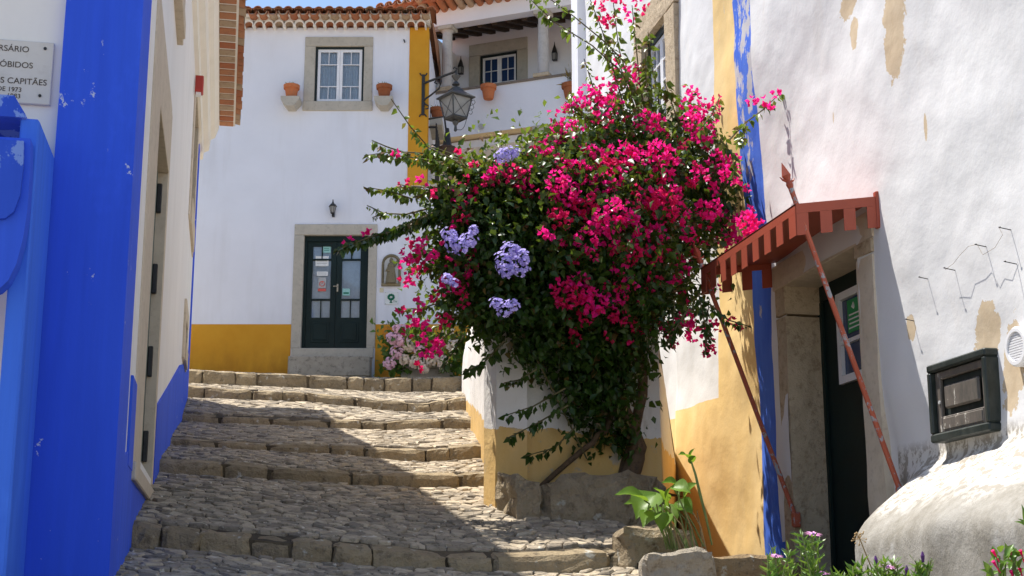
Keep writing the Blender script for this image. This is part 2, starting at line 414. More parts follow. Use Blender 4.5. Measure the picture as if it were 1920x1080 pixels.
def surf(x, y):
    """height of the bed of the paving"""
    if y < EY[0]: return bz(0, x) - .165 * (EY[0] - y)
    for i in range(len(EY)):
        y1 = EY[i + 1] if i + 1 < len(EY) else None
        if y1 is None: return tz(i, x) + .155 * (y - EY[i])
        if y < y1:
            t = (y - EY[i]) / (y1 - EY[i]); return tz(i, x) * (1 - t) + bz(i + 1, x) * t
def foot(u, v, y0=8.0, y1=26.0):
    """where the sight line meets the paving"""
    y = y0
    while y < y1:
        p = ony(u, v, y)
        if surf0(p[0], y) >= p[2]: return p
        y += .02
    return ony(u, v, y1)
surf0 = surf
PA = foot(930, 955, 9.6); PB = ony(867, 709, 22.6)          # foot of the low wall on the right of the steps
def xright(y):
    if y < PA[1] - .9: return 3.0
    return float(np.interp(y, [PA[1] - .9, PA[1], 22.6, 24], [3.0, PA[0], PB[0], PB[0] + .15])) + .05
def surf(x, y):
    h = surf0(x, y)
    if y < 14 and x > 2.95: h -= .55 * min(1, (x - 2.95) / .3) * min(1, max(0, (y - 8.3) / .4))
    return h
steps = thing('stone_steps', (1.5, EY[0], surf(1.5, EY[0])), kind='structure'); steps['label'] = 'worn cobbled street climbing in wide shallow stone steps between the houses'
bed = MB()
xs = np.linspace(-.75, 5.2, 26)
for i in range(-1, len(EY)):
    y0 = 2.0 if i < 0 else EY[i]; y1 = EY[i + 1] if i + 1 < len(EY) else YF
    ys = np.linspace(y0 + .03 if i >= 0 else y0, y1 + .03, 9)
    P = [[(x, y, surf(x, min(y, y1 - .004)) - .012) for x in xs] for y in ys]
    for a in range(len(ys) - 1):
        for b in range(len(xs) - 1):
            if xs[b] > 3.4 and ys[a] > 11.4: continue
            bed.quad(P[a][b], P[a][b + 1], P[a + 1][b + 1], P[a + 1][b])
    if i + 1 < len(EY):
        for b in range(len(xs) - 1):
            x0, x1 = xs[b], xs[b + 1]
            if x0 > 2.6 and 8 < y1 < 16: continue
            q0, q1 = P[-1][b], P[-1][b + 1]; bed.quad((x0, y1 + .03, q0[2] - .05), (x1, y1 + .03, q1[2] - .05), (x1, y1 + .03, surf(x1, y1 + .03) - .012), (x0, y1 + .03, surf(x0, y1 + .03) - .012))
bed.build('joint_bed', M_bed, steps)
def rough_block(mb, fx, n=(5, 3, 3), amp=.012, seed=0, rnd=.25):
    """rounded irregular stone: fx maps unit cube (a,b,c) to a point"""
    nx, ny, nz = n; pts = {}; vs = []
    def g(i, j, k):
        if (i, j, k) not in pts:
            a, b, c = i / nx, j / ny, k / nz
            q = [abs(2 * t - 1) for t in (a, b, c)]
            def sq(t, others):
                o = sorted(others)[-1]; d = 2 * t - 1
                return .5 + d * (1 - rnd * .16 * max(0, o) ** 6) * .5
            a2, b2, c2 = sq(a, (q[1], q[2])), sq(b, (q[0], q[2])), sq(c, (q[0], q[1]))
            p = Vector(fx(a2, b2, c2)); nz_ = noise.noise_vector(p * 6.3 + Vector((seed * 3.1, seed * 1.7, 0))) + noise.noise_vector(p * 17) * .45
            pts[(i, j, k)] = len(vs); vs.append(p + nz_ * amp)
        return pts[(i, j, k)]
    fs = []
    for k in (0, nz):
        for i in range(nx):
            for j in range(ny): fs.append((g(i, j, k), g(i + 1, j, k), g(i + 1, j + 1, k), g(i, j + 1, k)))
    for j in (0, ny):
        for i in range(nx):
            for k in range(nz): fs.append((g(i, j, k), g(i + 1, j, k), g(i + 1, j, k + 1), g(i, j, k + 1)))
    for i in (0, nx):
        for j in range(ny):
            for k in range(nz): fs.append((g(i, j, k), g(i, j + 1, k), g(i, j + 1, k + 1), g(i, j, k + 1)))
    return mb.add(vs, fs)
KD = .26
for i in range(len(EY)):
    x = -.66; xe = xright(EY[i]) if i else 2.75
    while x < xe:
        w = random.choice((random.uniform(.22, .42), random.uniform(.4, .85))); 
        if xe - x - w < .15: w = xe - x + .02
        x1 = x + w; jy = random.uniform(-.03, .012); jz = random.uniform(-.010, .014); dp = KD + random.uniform(-.05, .06)
        def fx(a, b, c, x0=x - .012, x1=x1 + .012, i=i, jy=jy, jz=jz, dp=dp):
            X = x0 + (x1 - x0) * a; zt = tz(i, X) + jz + .008 + .155 * dp * b; zb = bz(i, X) - .07
            return (X, EY[i] + jy + dp * b - .012 * (1 - b) * (1 - c) * 2, zb + (zt - zb) * c)
        m = MB(); rough_block(m, fx, (6, 3, 5), .020, i * 20 + x, .75); m.build('kerb_stone', M_kerb, steps, smooth=False)
        x = x1
# cobbles
cob = []
def clip(poly, px, py, nx, ny):
    out = []; k = len(poly)
    for a in range(k):
        p, q = poly[a], poly[(a + 1) % k]; dp = (p[0] - px) * nx + (p[1] - py) * ny; dq = (q[0] - px) * nx + (q[1] - py) * ny
        if dp <= 0: out.append(p)
        if (dp < 0 < dq) or (dq < 0 < dp): t = dp / (dp - dq); out.append((p[0] + (q[0] - p[0]) * t, p[1] + (q[1] - p[1]) * t))
    return out
def cobble(poly, cx, cy):
    """irregular flat paving stone from its outline: worn top, chamfered edge"""
    if len(poly) < 3: return
    poly = [q for a, q in enumerate(poly) if math.hypot(q[0] - poly[a - 1][0], q[1] - poly[a - 1][1]) > .012]
    n = len(poly)
    if n < 3: return
    cx = sum(q[0] for q in poly) / n; cy = sum(q[1] for q in poly) / n; hgt = random.choice((.003, .006, .009, .012, .018)) + random.uniform(-.002, .002); tx, ty = random.uniform(-.10, .10), random.uniform(-.08, .08)
    vs = []
    for inset, h, hf in ((.0025, -.03, 0), (.005, hgt * .45, 1), (.014, hgt, 1)):
        for (a, b) in poly:
            d = math.hypot(a - cx, b - cy); k = max(.35, 1 - inset / max(d, .01) * 1.15); X, Y = cx + (a - cx) * k, cy + (b - cy) * k
            vs.append((X, Y, surf(X, Y) + h + ((X - cx) * tx + (Y - cy) * ty) * hf + (random.uniform(-.003, .003) if hf else 0)))
    fs = [(k, (k + 1) % n, n + (k + 1) % n, n + k) for k in range(n)] + [(n + k, n + (k + 1) % n, 2 * n + (k + 1) % n, 2 * n + k) for k in range(n)] + [tuple(2 * n + k for k in range(n))]
    ar = .02; cob.append((ar / (cy * cy), vs, fs))
for i in range(-1, len(EY)):
    y0 = 5.2 if i < 0 else EY[i] + KD + .02; y1 = EY[i + 1] - .015 if i + 1 < len(EY) else 25.6
    sc_ = 1.0 if y0 < 13 else 1.25 if y0 < 18 else 1.5
    dx, dy = .128 * sc_, .072 * sc_; rows = max(2, int(round((y1 - y0) / dy))); dy = (y1 - y0) / rows
    sites = {}
    xe_ = 3.15; cols = int((xe_ + .62 + 1.6) / dx) + 2
    for r_ in range(-1, rows + 1):
        for c_ in range(-1, cols):
            sites[(r_, c_)] = (-.62 + dx * (c_ + .5 * (r_ % 2)) + random.uniform(-.42, .42) * dx, y0 + dy * (r_ + .5) + random.uniform(-.40, .40) * dy)
    for (r_, c_), (px, py) in sites.items():
        if r_ < 0 or r_ >= rows or px > xright(py) + .1: continue
        poly = [(px - dx * 1.6, max(y0, py - dy * 1.6)), (px + dx * 1.6, max(y0, py - dy * 1.6)), (px + dx * 1.6, min(y1, py + dy * 1.6)), (px - dx * 1.6, min(y1, py + dy * 1.6))]
        for a in range(-2, 3):
            for b in range(-2, 3):
                q = sites.get((r_ + a, c_ + b))
                if q is None or (a == 0 and b == 0): continue
                poly = clip(poly, (px + q[0]) / 2, (py + q[1]) / 2, (q[0] - px) / 1.0, (q[1] - py) / 1.0)
                if len(poly) < 3: break
            if len(poly) < 3: break
        cobble(poly, px, py)
cob.sort(key=lambda c: -c[0])
for (_, vs, fs) in [c for c in cob if c[1][0][1] > 7.4][:300]: MB().add(vs, fs).build('cobble', M_cobble, steps)
big = set(id(c) for c in [c for c in cob if c[1][0][1] > 7.4][:300]); rest = MB()
for c in cob:
    if id(c) not in big: rest.add(c[1], c[2])
rest.build('cobbles', M_cobble, steps, kind='stuff')
g = MB(); N = 16
for a in range(N):
    for b in range(N):
        q = [(-150 + 300 * (a + i) / N, -150 + 300 * (b + j) / N) for i, j in ((0, 0), (1, 0), (1, 1), (0, 1))]
        g.quad(*[(x, y, -.9) for x, y in q])
go = g.build('ground', M_ground, kind='structure'); go['label'] = 'bare earth ground below the stepped street'

# ------------------------------------------------------------------ left house with blue trim
hl = thing('house', (XL - 3, 12, 0.6), 'cream white house on the left with blue corner pilaster and tiled eaves', 'house')
def L(u, v, x=XL): p = onx(u, v, x); return p[1], p[2]
YC = 7.60; YE = 19.6; ZE = 8.35
p1 = L(318, 700); 
door_n = (L(246, 895)[0] + L(275, 292)[0]) / 2; door_w = (L(262, 895)[0] + L(291, 292)[0]) / 2 - door_n; door_f = (L(285, 927)[0] + L(312, 305)[0]) / 2; print('door', door_n, door_w, door_f)
z_sill = L(285, 927)[1] - .0; z_lint = L(312, 305)[1]
dz0, dz1 = z_sill + .10, z_lint
w = MB()   # street wall with openings; axes (y, x, z)
MS = Matrix(((0, 1, 0, XL), (1, 0, 0, 0), (0, 0, 1, 0), (0, 0, 0, 1)))
w.M = MS
yu = L(318, 60)[0]; zu = L(331, 67)[1]
y2 = L(353, 400)[0]; y2e = max(y2 + 1.2, min(L(363, 455)[0], y2 + 2.2)); z2b = L(357, 452)[1]; z2t = L(371, 165)[1]
y3 = L(341, 660)[0]; y3e = y3 + 1.15; z3b = L(344, 692)[1]; z3t = L(347, 567)[1]
holes = [(door_n + door_w, door_f, dz0, dz1), (yu + .15, yu + 1.15, zu + .15, 7.6), (y2 + .28, y2e - .28, z2b + .14, z2t - .14), (y3 + .18, y3e - .18, z3b + .05, z3t - .14)]
YT = 20.6
w.wall(YC + .02, YE, 0.2, ZE, holes, 0, -.4)
# the end of the wall leans outward towards the top, as old walls do
w.prism([(YE, -.4), (YE, 0), (YE + .05, 0), (YE + .05, -.4)], (0.2, ZE), 2)
w.M = None
yp = YC + .07
w.box((-9, yp, 0), (XL - .02, yp + .35, ZE), 0); w.box((-9, YE - .35, 0), (XL - .42, YE, ZE)); w.box((-9, yp, 0), (-8.7, YE, ZE))
w.build('wall', M_white_street, hl)
for n_, h in enumerate(holes):
    b = MB(MS); b.box((h[0] - .05, -.42, h[2] - .05), (h[1] + .05, -.40, h[3] + .05)); b.build('unlit_room_sheet', M_dark, hl)  # sheet added behind each opening, coloured as dark as an unlit room
# pilaster
px0 = ony(128, 0, YC)[0]; px1 = ony(40, 1080, YC)[0]
pl = MB(); pl.add([(px1, YC, 0), (XL, YC, 0), (XL + .0, YC, ZE), (px0, YC, ZE), (px1, YC + .3, 0), (XL + .012, YC + .5, 0), (XL + .012, YC + .5, ZE), (px0, YC + .3, ZE)],
                  [(0, 1, 2, 3), (1, 5, 6, 2), (0, 3, 7, 4), (3, 2, 6, 7)])
pl.build('corner_pilaster', M_blue, hl)
# blue plinth along the steps, blue edge at the far corner
tp = [L(208, 894), L(233, 851), L(262, 812), L(291, 762), L(315, 722), L(337, 683)]
zt_at = lambda y: float(np.interp(y, [q[0] for q in tp], [q[1] for q in tp])) + max(0, y - tp[-1][0]) * .16
ply = MB(MS)
for (ya, yb) in ((YC + .502, door_n - .002), (door_f + .202, YE + .02)):
    yy = list(np.linspace(ya, yb, 8)); ply.prism([(ya, .2)] + [(q, zt_at(q)) for q in yy] + [(yb, .2)], (-.01, .012), 1)
ply.build('plinth', M_blue, hl)
s_ = MB(MS); s_.prism([(door_n - .002, .2), (door_n - .002, z_sill - .11), (door_f + .202, z_sill - .11), (door_f + .202, .2)], (-.01, .012), 1); s_.build('plinth', M_blue, hl)
s_ = MB(MS); a = L(239, 860); s_.box((door_n - .42, -.01, tp[1][1] - .05), (door_n - .03, .016, L(241, 693)[1])); s_.build('painted_strip', M_blue, hl)
s_ = MB(MS); s_.box((YE - .34, -.01, tp[-1][1] - .3), (YE + .056, .014, ZE - .05)); s_.build('painted_corner', M_blue, hl)
# door: stone surround that stands proud, green leaf folded back, hinges
d = MB(MS); PR = .009
d.box((door_n, -.38, dz0 - .1), (door_n + door_w, PR, dz1 + .55), .004); sd_ = d.build('door_surround', M_stone_frame, hl)
d = MB(MS); d.box((door_f, -.38, dz0 - .1), (door_f + .2, PR - .004, dz1 + .55), .002); d.build('jamb', M_stone_frame, sd_)
d = MB(MS); d.box((door_n + door_w, -.38, dz1), (door_f, PR, dz1 + .55), .004); d.build('lintel', M_stone_frame, sd_)
d = MB(MS); d.box((door_n - .03, -.38, dz0 - .21), (door_f + .05, PR + .03, dz0 - .1), .008); d.build('sill', M_stone_frame, sd_)
d = MB(MS); d.box((door_n + door_w + .002, -.15, dz0 - .09), (door_f - .005, -.075, dz1 - .01), .005); dl = d.build('door', M_greydoor, hl)
for k in range(4):
    zc = dz0 + (dz1 - dz0) * (.10 + .27 * k); d = MB(MS); d.box((door_f - .05, -.074, zc - .12), (door_f - .003, -.035, zc + .12), .006); d.build('hinge', M_iron, dl)
def surround(y0, y1, z0, z1, t=.14, pr=.07, nm='window_surround'):
    d = MB(MS); d.box((y0, -.36, z0), (y0 + t, pr, z1), .006); o = d.build(nm, M_stone_frame, hl)
    d = MB(MS); d.box((y1 - t, -.36, z0), (y1, pr, z1), .006); d.build('jamb', M_stone_frame, o)
    d = MB(MS); d.box((y0 + t, -.36, z1 - t), (y1 - t, pr, z1), .006); d.build('lintel', M_stone_frame, o)
    d = MB(MS); d.box((y0 + t, -.36, z0), (y1 - t, pr + .02, z0 + t), .006); d.build('sill', M_stone_frame, o)
    d = MB(MS); d.box((y0 + t, -.15, z0 + t), (y1 - t, -.11, z1 - t)); d.build('shutter', M_green, o)
surround(yu, yu + 1.3, zu, 7.75, .14, .05); surround(y2, y2e, z2b, z2t, .3, .018); surround(y3, y3e, z3b, z3t, .2, .03)
# cornice and eaves
xi = XL + .255; xo = XL + .255 + .21; xt = XL + .56
cz = ZE - .12
prof = [(XL - .02, ZE - .62), (XL + .05, ZE - .60), (XL + .06, ZE - .50), (XL + .13, ZE - .46), (XL + .15, ZE - .30), (XL + .21, ZE - .26), (xi, ZE - .12), (xi, ZE + .05), (XL - .02, ZE + .05)]
cn = MB(); cn.prism(prof, (YC - .1, YE + .42), 1); cn.build('cornice', M_cornice, hl)
ev = MB(); ev.box((XL - .2, YC - .2, ZE - .008), (xo + .02, YE + .6, ZE + .05)); eaves = ev.build('eaves', M_mortar, hl)
ty = YE + .60; first = None; kk = 0
while ty > 12.0:
    if first is None:
        m = MB(); m.box((-.098, -.092, -.022), (.098, .092, .012), .004); first = m.build('tile', M_tile, eaves); o = first
        base = Vector(hl.location)
    else: o = first.copy(); col.objects.link(o)
    o.location = Vector((xi + .105, ty - .11, ZE + .004 - random.uniform(0, .004))) - base; ty -= .235; kk += 1
    if first is o: m = None
# mesh of 'first' was built with the parent offset removed: shift it back to its own origin
for vtx in first.data.vertices: vtx.co += base
rf = MB()
for k in range(3): pass
rf.add([(xt, YC - .3, ZE + .11), (xt, YE + .64, ZE + .11), (-4.8, YE + .64, ZE + 1.9), (-4.8, YC - .3, ZE + 1.9), (xt, YC - .3, ZE + .15), (xt, YE + .64, ZE + .15), (-4.8, YE + .64, ZE + 1.94), (-4.8, YC - .3, ZE + 1.94),
        (-9.6, YE + .64, ZE + .11), (-9.6, YC - .3, ZE + .11)], [(0, 1, 2, 3), (4, 5, 6, 7), (0, 1, 5, 4), (1, 2, 6, 5), (2, 8, 9, 3)])
roof = rf.build('roof', M_tile, hl)
ty = YE + .62; proto = None
while ty > 12.0:
    ln = random.choice((.22, .24, .26))
    m = MB(); n = 6
    vs = []
    for (xx, zz) in ((xo - .16, ZE + .035), (xt + random.uniform(-.015, .02), ZE - .015)):
        for r_ in (.0, .02):
            for j in range(n + 1):
                a = math.pi * j / n; vs.append((xx, ty - ln / 2 + math.cos(a) * (ln / 2 - .004), zz + r_ + .055 - .05 * math.sin(a)))
    q = n + 1
    fs = [(j, j + 1, 2 * q + j + 1, 2 * q + j) for j in range(n)] + [(q + j, q + j + 1, 3 * q + j + 1, 3 * q + j) for j in range(n)] + [(2 * q + j, 2 * q + j + 1, 3 * q + j + 1, 3 * q + j) for j in range(n)]
    m.add(vs, fs); m.build('eave_tile', M_tile, roof); ty -= ln
# blue corbelled pier in front of the pilaster
xp = ony(102, 300, YC)[0]; ypn = onx(75, 222, xp)[1]; zpf = onx(75, 222, xp)[2]
pr = thing('pier', (xp - .2, ypn, .5), 'worn blue limewashed pier with a curved corbel at the far left', 'pier')
zb_ = lambda v: onx(40, v, xp)[2]
xb = ony(28, 560, ypn)[0] - .02
m = MB(); m.box((xb - .02, ypn, .2), (xp, YC - .003, zpf), .012, .003); m.build('shaft', M_blue_skylit, pr)
z1_ = zb_(268); z2_ = zb_(415); z3_ = zb_(545)
cx_ = lambda u, v: (ony(u, v, ypn - .1)[0], ony(u, v, ypn - .1)[2])
prf = [(xp - 1.2, cx_(0, 262)[1]), cx_(58, 262), cx_(57, 330), cx_(52, 400), cx_(44, 450), cx_(32, 496), cx_(16, 528), cx_(0, 543), cx_(-30, 555), (xp - 1.2, cx_(0, 560)[1])]
m = MB(); m.prism(prf, (ypn - .12, ypn - .003), 1); cb_ = m.build('corbel', M_blue, pr)
prf = [(xp - 1.2, cx_(0, 268)[1]), cx_(47, 270), cx_(46, 320), cx_(40, 370), cx_(28, 402), cx_(12, 414), cx_(-10, 416), (xp - 1.2, cx_(0, 420)[1])]
m = MB(); m.prism(prf, (ypn - .15, ypn - .121), 1); m.build('worn_face', M_blue_worn, cb_)
m = MB(); zt_ = ony(20, 182, ypn)[2]; xa = ony(28, 185, ypn)[0]; xc = ony(50, 215, ypn)[0]
m.prism([(xp - 1.2, zpf - .01), (xp - 1.2, zt_), (xa, zt_), (xc, zpf + .005), (xc, zpf - .01)], (ypn - .03, YC - .01), 1); m.build('cap', M_blue_worn, pr)
# plaque
def W1(u, v): return ony(u, v, yp)
TR, BR = W1(105, 84), W1(93, 200)
pq = thing('plaque', (TR[0] - .5, yp - .03, BR[2]), 'engraved white marble plaque on the wall beside the blue pilaster', 'plaque')
m = MB(); zt0 = TR[2] + .02; 
m.box((TR[0] - 1.05, yp - .028, BR[2]), (TR[0] - .005, yp - .002, TR[2]), .004); m.build('slab', M_marble, pq)
def letter(txt, u, v, hpx, par, extra=0.0):
    p = W1(u, v); cap = hpx / FPX * 7.9; me = text_mesh(txt, cap / .69, .0008, 'RIGHT')
    for q in me.vertices: q.co = Vector((q.co.x, q.co.z, q.co.y))
    me.transform(Matrix.Translation(Vector((p[0], yp - .0295, p[2])) - Vector(pq.location))); link('lettering', me, M_letter, par)
letter("ANIVERSÁRIO", 56, 102, 11, pq); letter("DE ÓBIDOS", 63, 132, 11, pq); letter("DOS CAPITÃES", 89, 164, 11, pq); letter("DE 1973", 42, 176, 8.5, pq); letter("1983", 40, 188, 8.5, pq)
for (u, v) in ((86, 95), (76, 183)):
    p = W1(u, v); m = MB(); m.tube([(p[0], yp - .026, p[2]), (p[0], yp - .034, p[2])], .009, 8); m.build('screw', M_iron, pq)
# red box on the wall
p = onx(372, 160, XL + .05); m = MB(); m.box((XL + .014, p[1] - .08, p[2] - .1), (XL + .11, p[1] + .08, p[2] + .1), .01)
o = thing('alarm_box', (XL + .01, p[1], p[2] - .1), 'small red box under the cornice of the left house', 'alarm box'); m.build('case', M_redbox, o)
m = MB(); m.box((XL + .025, p[1] - .05, p[2] - .13), (XL + .085, p[1] + .05, p[2] - .1)); m.build('lens', M_whitewood, o)

# ------------------------------------------------------------------ house facing down the street
H = np.array([math.sin(YAW), math.cos(YAW), 0]); E1 = np.array([math.cos(YAW), -math.sin(YAW), 0]); DF = 24.5
def frame(org, e, out): return Matrix(((e[0], out[0], 0, org[0]), (e[1], out[1], 0, org[1]), (0, 0, 1, 0), (0, 0, 0, 1)))
MF = frame(H * DF, E1, -H)
def Fp(u, v, o=0.0): p = onp(u, v, H * (DF - o), H); return float(p @ E1), float(p[2])
def rect(uv0, uv1, o=0.0):
    a = Fp(*uv0, o); b = Fp(*uv1, o); return min(a[0], b[0]), max(a[0], b[0]), min(a[1], b[1]), max(a[1], b[1])
s_r = Fp(801, 200)[0]; s_l = -7.5; ZT = Fp(600, 52)[1]; z_base = Fp(500, 690)[1]
c0 = H * DF + E1 * (-4); hf = thing('house', (c0[0], c0[1], z_base - .2), 'white house with yellow base and dark green double door at the top of the steps', 'house')
wr = rect((592, 87), (681, 190)); dr = rect((571, 441), (687, 653)); nr = (0, 0, 0, 0)
w = MB(MF); w.wall(s_l, s_r - .001, z_base - 1.2, ZT, [wr, dr], 0, -.35)
w.box((s_r - .35, -5.5, z_base - 1.2), (s_r - .002, -.352, ZT)); w.box((s_l, -5.5, z_base - 1.2), (s_r - .36, -5.2, ZT)); w.box((s_l, -5.2, z_base - 1.2), (s_l + .3, -.36, ZT))
w.build('wall', M_white_shade, hf)
for r_ in (wr, dr):
    b = MB(MF); b.box((r_[0] - .1, -.40, r_[2] - .1), (r_[1] + .1, -.37, r_[3] + .1)); b.build('unlit_room_sheet', M_dark, hf)
zy = Fp(500, 608)[1]; so_ = rect((553, 421), (703, 655))
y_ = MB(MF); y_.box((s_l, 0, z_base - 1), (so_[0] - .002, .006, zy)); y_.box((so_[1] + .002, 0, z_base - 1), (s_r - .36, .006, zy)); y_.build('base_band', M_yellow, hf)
zan = Fp(780, 348)[1]; s_a = Fp(900, 500)[0]
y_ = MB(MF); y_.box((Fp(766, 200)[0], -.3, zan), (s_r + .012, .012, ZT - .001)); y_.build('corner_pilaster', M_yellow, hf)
y_ = MB(MF); y_.box((s_r + .001, -2.0, z_base - 1.2), (s_a, -.001, zan - .02)); y_.build('annex_wall', M_white_shade, hf)
y_ = MB(MF); y_.box((s_r + .001, -2.1, zan - .018), (s_a + .05, .05, zan + .03), .01); y_.build('annex_coping', M_stone, hf)
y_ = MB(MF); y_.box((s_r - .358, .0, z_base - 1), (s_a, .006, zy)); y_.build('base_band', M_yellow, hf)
r_ = rect((718, 612), (752, 650)); y_ = MB(MF); y_.box((r_[0], .004, r_[2]), (r_[1], .02, r_[3]), .004); y_.build('orange_plate', m_plain("deep_orange", (.55, .21, .02), .7), hf)  # thin plate of deeper orange on the base band
# stone door surround
def stone_frame(par, r0, r1, nm, proud=.03, sill=True, M=MF, mat=None):
    """r0 opening, r1 outer edge"""
    mt = mat or M_stone
    d = MB(M); d.box((r1[0], -.12, r0[3]), (r1[1], proud, r1[3]), .006); o = d.build(nm, mt, par)
    for a, b in ((r1[0], r0[0]), (r0[1], r1[1])):
        d = MB(M); d.box((a, -.12, r0[2] if sill else r1[2]), (b, proud - .002, r0[3] - .003), .006); d.build('jamb', mt, o)
    if sill:
        d = MB(M); d.box((r1[0] - .01, -.12, r1[2]), (r1[1] + .01, proud + .006, r0[2] - .003), .006); d.build('sill', mt, o)
    return o
ds = stone_frame(hf, dr, (so_[0], so_[1], dr[2], so_[3]), 'door_surround', sill=False)
th = rect((547, 653), (700, 672)); d = MB(MF); d.box((th[0], -.3, th[2]), (th[1], .05, th[3] - .004), .01); d.build('threshold', M_stone, ds)
st = rect((545, 672), (697, 694)); d = MB(MF); d.box((st[0], -.1, st[2] - .15), (st[1], .30, th[2] - .004), .015); d.build('doorstep', m_stone("grimy_limestone", (.44, .40, .34), (.34, .31, .26), (.14, .13, .11), 4, .4, .01), ds)
# double door
def sub(r, a, b, c, d): return (r[0] + (r[1] - r[0]) * a, r[0] + (r[1] - r[0]) * b, r[2] + (r[3] - r[2]) * c, r[2] + (r[3] - r[2]) * d)
fr = MB(MF)
fr.box((dr[0], -.2, dr[2]), (dr[0] + .05, -.06, dr[3])); fr.box((dr[1] - .05, -.2, dr[2]), (dr[1], -.06, dr[3])); fr.box((dr[0] + .05, -.2, dr[3] - .1), (dr[1] - .05, -.06, dr[3]))
dfrm = fr.build('door_frame', M_green, hf)
inn = (dr[0] + .052, dr[1] - .052, dr[2] + .02, dr[3] - .102); mid = (inn[0] + inn[1]) / 2
for k, (a, b) in enumerate(((inn[0], mid - .003), (mid + .003, inn[1]))):
    lw = b - a; lz0, lz1 = inn[2], inn[3]; lh = lz1 - lz0
    gz0, gz1 = lz0 + lh * .285, lz0 + lh * .955; ga, gb = a + .1, b - .1
    rows = [(gz0, gz0 + (gz1 - gz0) * .235, 2), (gz0 + (gz1 - gz0) * .265, gz0 + (gz1 - gz0) * .80, 1), (gz0 + (gz1 - gz0) * .83, gz1, 2)]
    hs = []
    for (q0, q1, n) in rows:
        if n == 1: hs.append((ga, gb, q0, q1))
        else: hs += [(ga, (ga + gb) / 2 - .012, q0, q1), ((ga + gb) / 2 + .012, gb, q0, q1)]
    m = MB(MF); m.wall(a, b, lz0, lz1, hs, -.09, -.13); leaf = m.build('door_leaf', M_green, hf)
    for h in hs:
        m = MB(MF); m.box((h[0], -.112, h[2]), (h[1], -.108, h[3])); m.build('pane', M_glass, leaf)
        m = MB(MF); m.box((h[0] - .02, -.15, h[2] - .02), (h[1] + .02, -.14, h[3] + .02)); m.build('curtain', M_curtain, leaf)
    m = MB(MF); m.box((a + .1, -.092, lz0 + .1), (b - .1, -.078, lz0 + lh * .245), .004); m.box((a + .14, -.08, lz0 + .14), (b - .14, -.068, lz0 + lh * .245 - .04), .01); m.build('panel', M_green, leaf)
    if k == 0:
        for (u0, v0, u1, v1, mt) in ((606, 457, 620, 474, M_tealprint), (592, 480, 616, 499, M_paper), (594, 509, 615, 517, M_paper), (597, 520, 611, 540, M_greyprint), (596, 541, 611, 546, M_redprint)):
            r_ = rect((u0, v0), (u1, v1), -.1); m = MB(MF); m.box((r_[0], -.107, r_[2]), (r_[1], -.104, r_[3])); nt = m.build('notice', mt, leaf)
            if mt is M_tealprint or mt is M_paper:
                m = MB(MF)
                for q in range(3): m.box((r_[0] + .02, -.104, r_[2] + (r_[3] - r_[2]) * (.25 + .22 * q)), (r_[1] - .03, -.1032, r_[2] + (r_[3] - r_[2]) * (.32 + .22 * q)))
                m.build('print', M_greyprint if mt is M_paper else M_logo, nt)
            if mt is M_greyprint:
                m = MB(MF); cx, cz_ = (r_[0] + r_[1]) / 2, (r_[2] + r_[3]) / 2 - .02
                m.tube([(cx + .045 * math.cos(t), -.1035, cz_ + .045 * math.sin(t)) for t in np.linspace(0.6, 6.6, 14)], .008, 5); m.tube([(cx, -.1035, cz_ + .05), (cx, -.1035, cz_)], .007, 5); m.build('print', M_redprint, nt)
    else:
        r_ = rect((642, 541), (656, 554), -.1); m = MB(MF); m.box((r_[0], -.107, r_[2]), (r_[1], -.104, r_[3])); nt = m.build('notice', M_tealprint, leaf)
        m = MB(MF); m.box((r_[0] + .02, -.104, r_[2] + .03), (r_[1] - .02, -.1032, r_[2] + .06)); m.build('print', M_logo, nt)
        p = Fp(633, 540, -.1); m = MB(MF); m.box((p[0] - .015, -.09, p[1] - .07), (p[0] + .015, -.08, p[1] + .07), .004); m.tube([(p[0], -.08, p[1] + .02), (p[0], -.04, p[1] + .02), (p[0] - .07, -.035, p[1] + .02)], .009, 6); m.build('handle', m_plain("dull_brass", (.42, .38, .30), .35), leaf)
# window
ws = stone_frame(hf, wr, rect((573, 70), (697, 208)), 'window_surround', .025)
fr = MB(MF); t_ = .04
fr.box((wr[0], -.2, wr[2]), (wr[0] + t_, -.03, wr[3])); fr.box((wr[1] - t_, -.2, wr[2]), (wr[1], -.03, wr[3])); fr.box((wr[0] + t_, -.2, wr[3] - t_), (wr[1] - t_, -.03, wr[3]))
win = fr.build('window', M_darkframe, hf)
ia, ib, iz0, iz1 = wr[0] + t_ + .002, wr[1] - t_ - .002, wr[2] + .01, wr[3] - t_ - .002
def sash(M, par, a, b, z0, z1, o0, rows, cols, fw=.055, gb=.02, pane=None, curtain=True):
    """rows: list of (height share, number of panes)"""
    pane = pane or M_glass; hs = []; z = z0 + fw; tot = sum(r for r, _ in rows); hh = z1 - z0 - 2 * fw - gb * (len(rows) - 1)
    for (r, n) in rows:
        h = hh * r / tot; ww = (b - a - 2 * fw - gb * (n - 1)) / n
        for k in range(n): hs.append((a + fw + k * (ww + gb), a + fw + k * (ww + gb) + ww, z, z + h))
        z += h + gb
    m = MB(M); m.wall(a, b, z0, z1, hs, o0, o0 - .04); m.build('sash', M_whitewood, par)
    for h in hs:
        m = MB(M); m.box((h[0], o0 - .024, h[2]), (h[1], o0 - .018, h[3])); m.build('pane', pane, par)
    if curtain:
        m = MB(M); n = 24; P = [(a + .02 + (b - a - .04) * i / n, o0 - .075 - .012 * math.sin(i * 2.1)) for i in range(n + 1)]
        for (p, q) in zip(P, P[1:]): m.quad((p[0], p[1], z0), (q[0], q[1], z0), (q[0], q[1], z1), (p[0], p[1], z1))
        m.build('curtain', M_curtain, par, smooth=True)
wm = (ia + ib) / 2
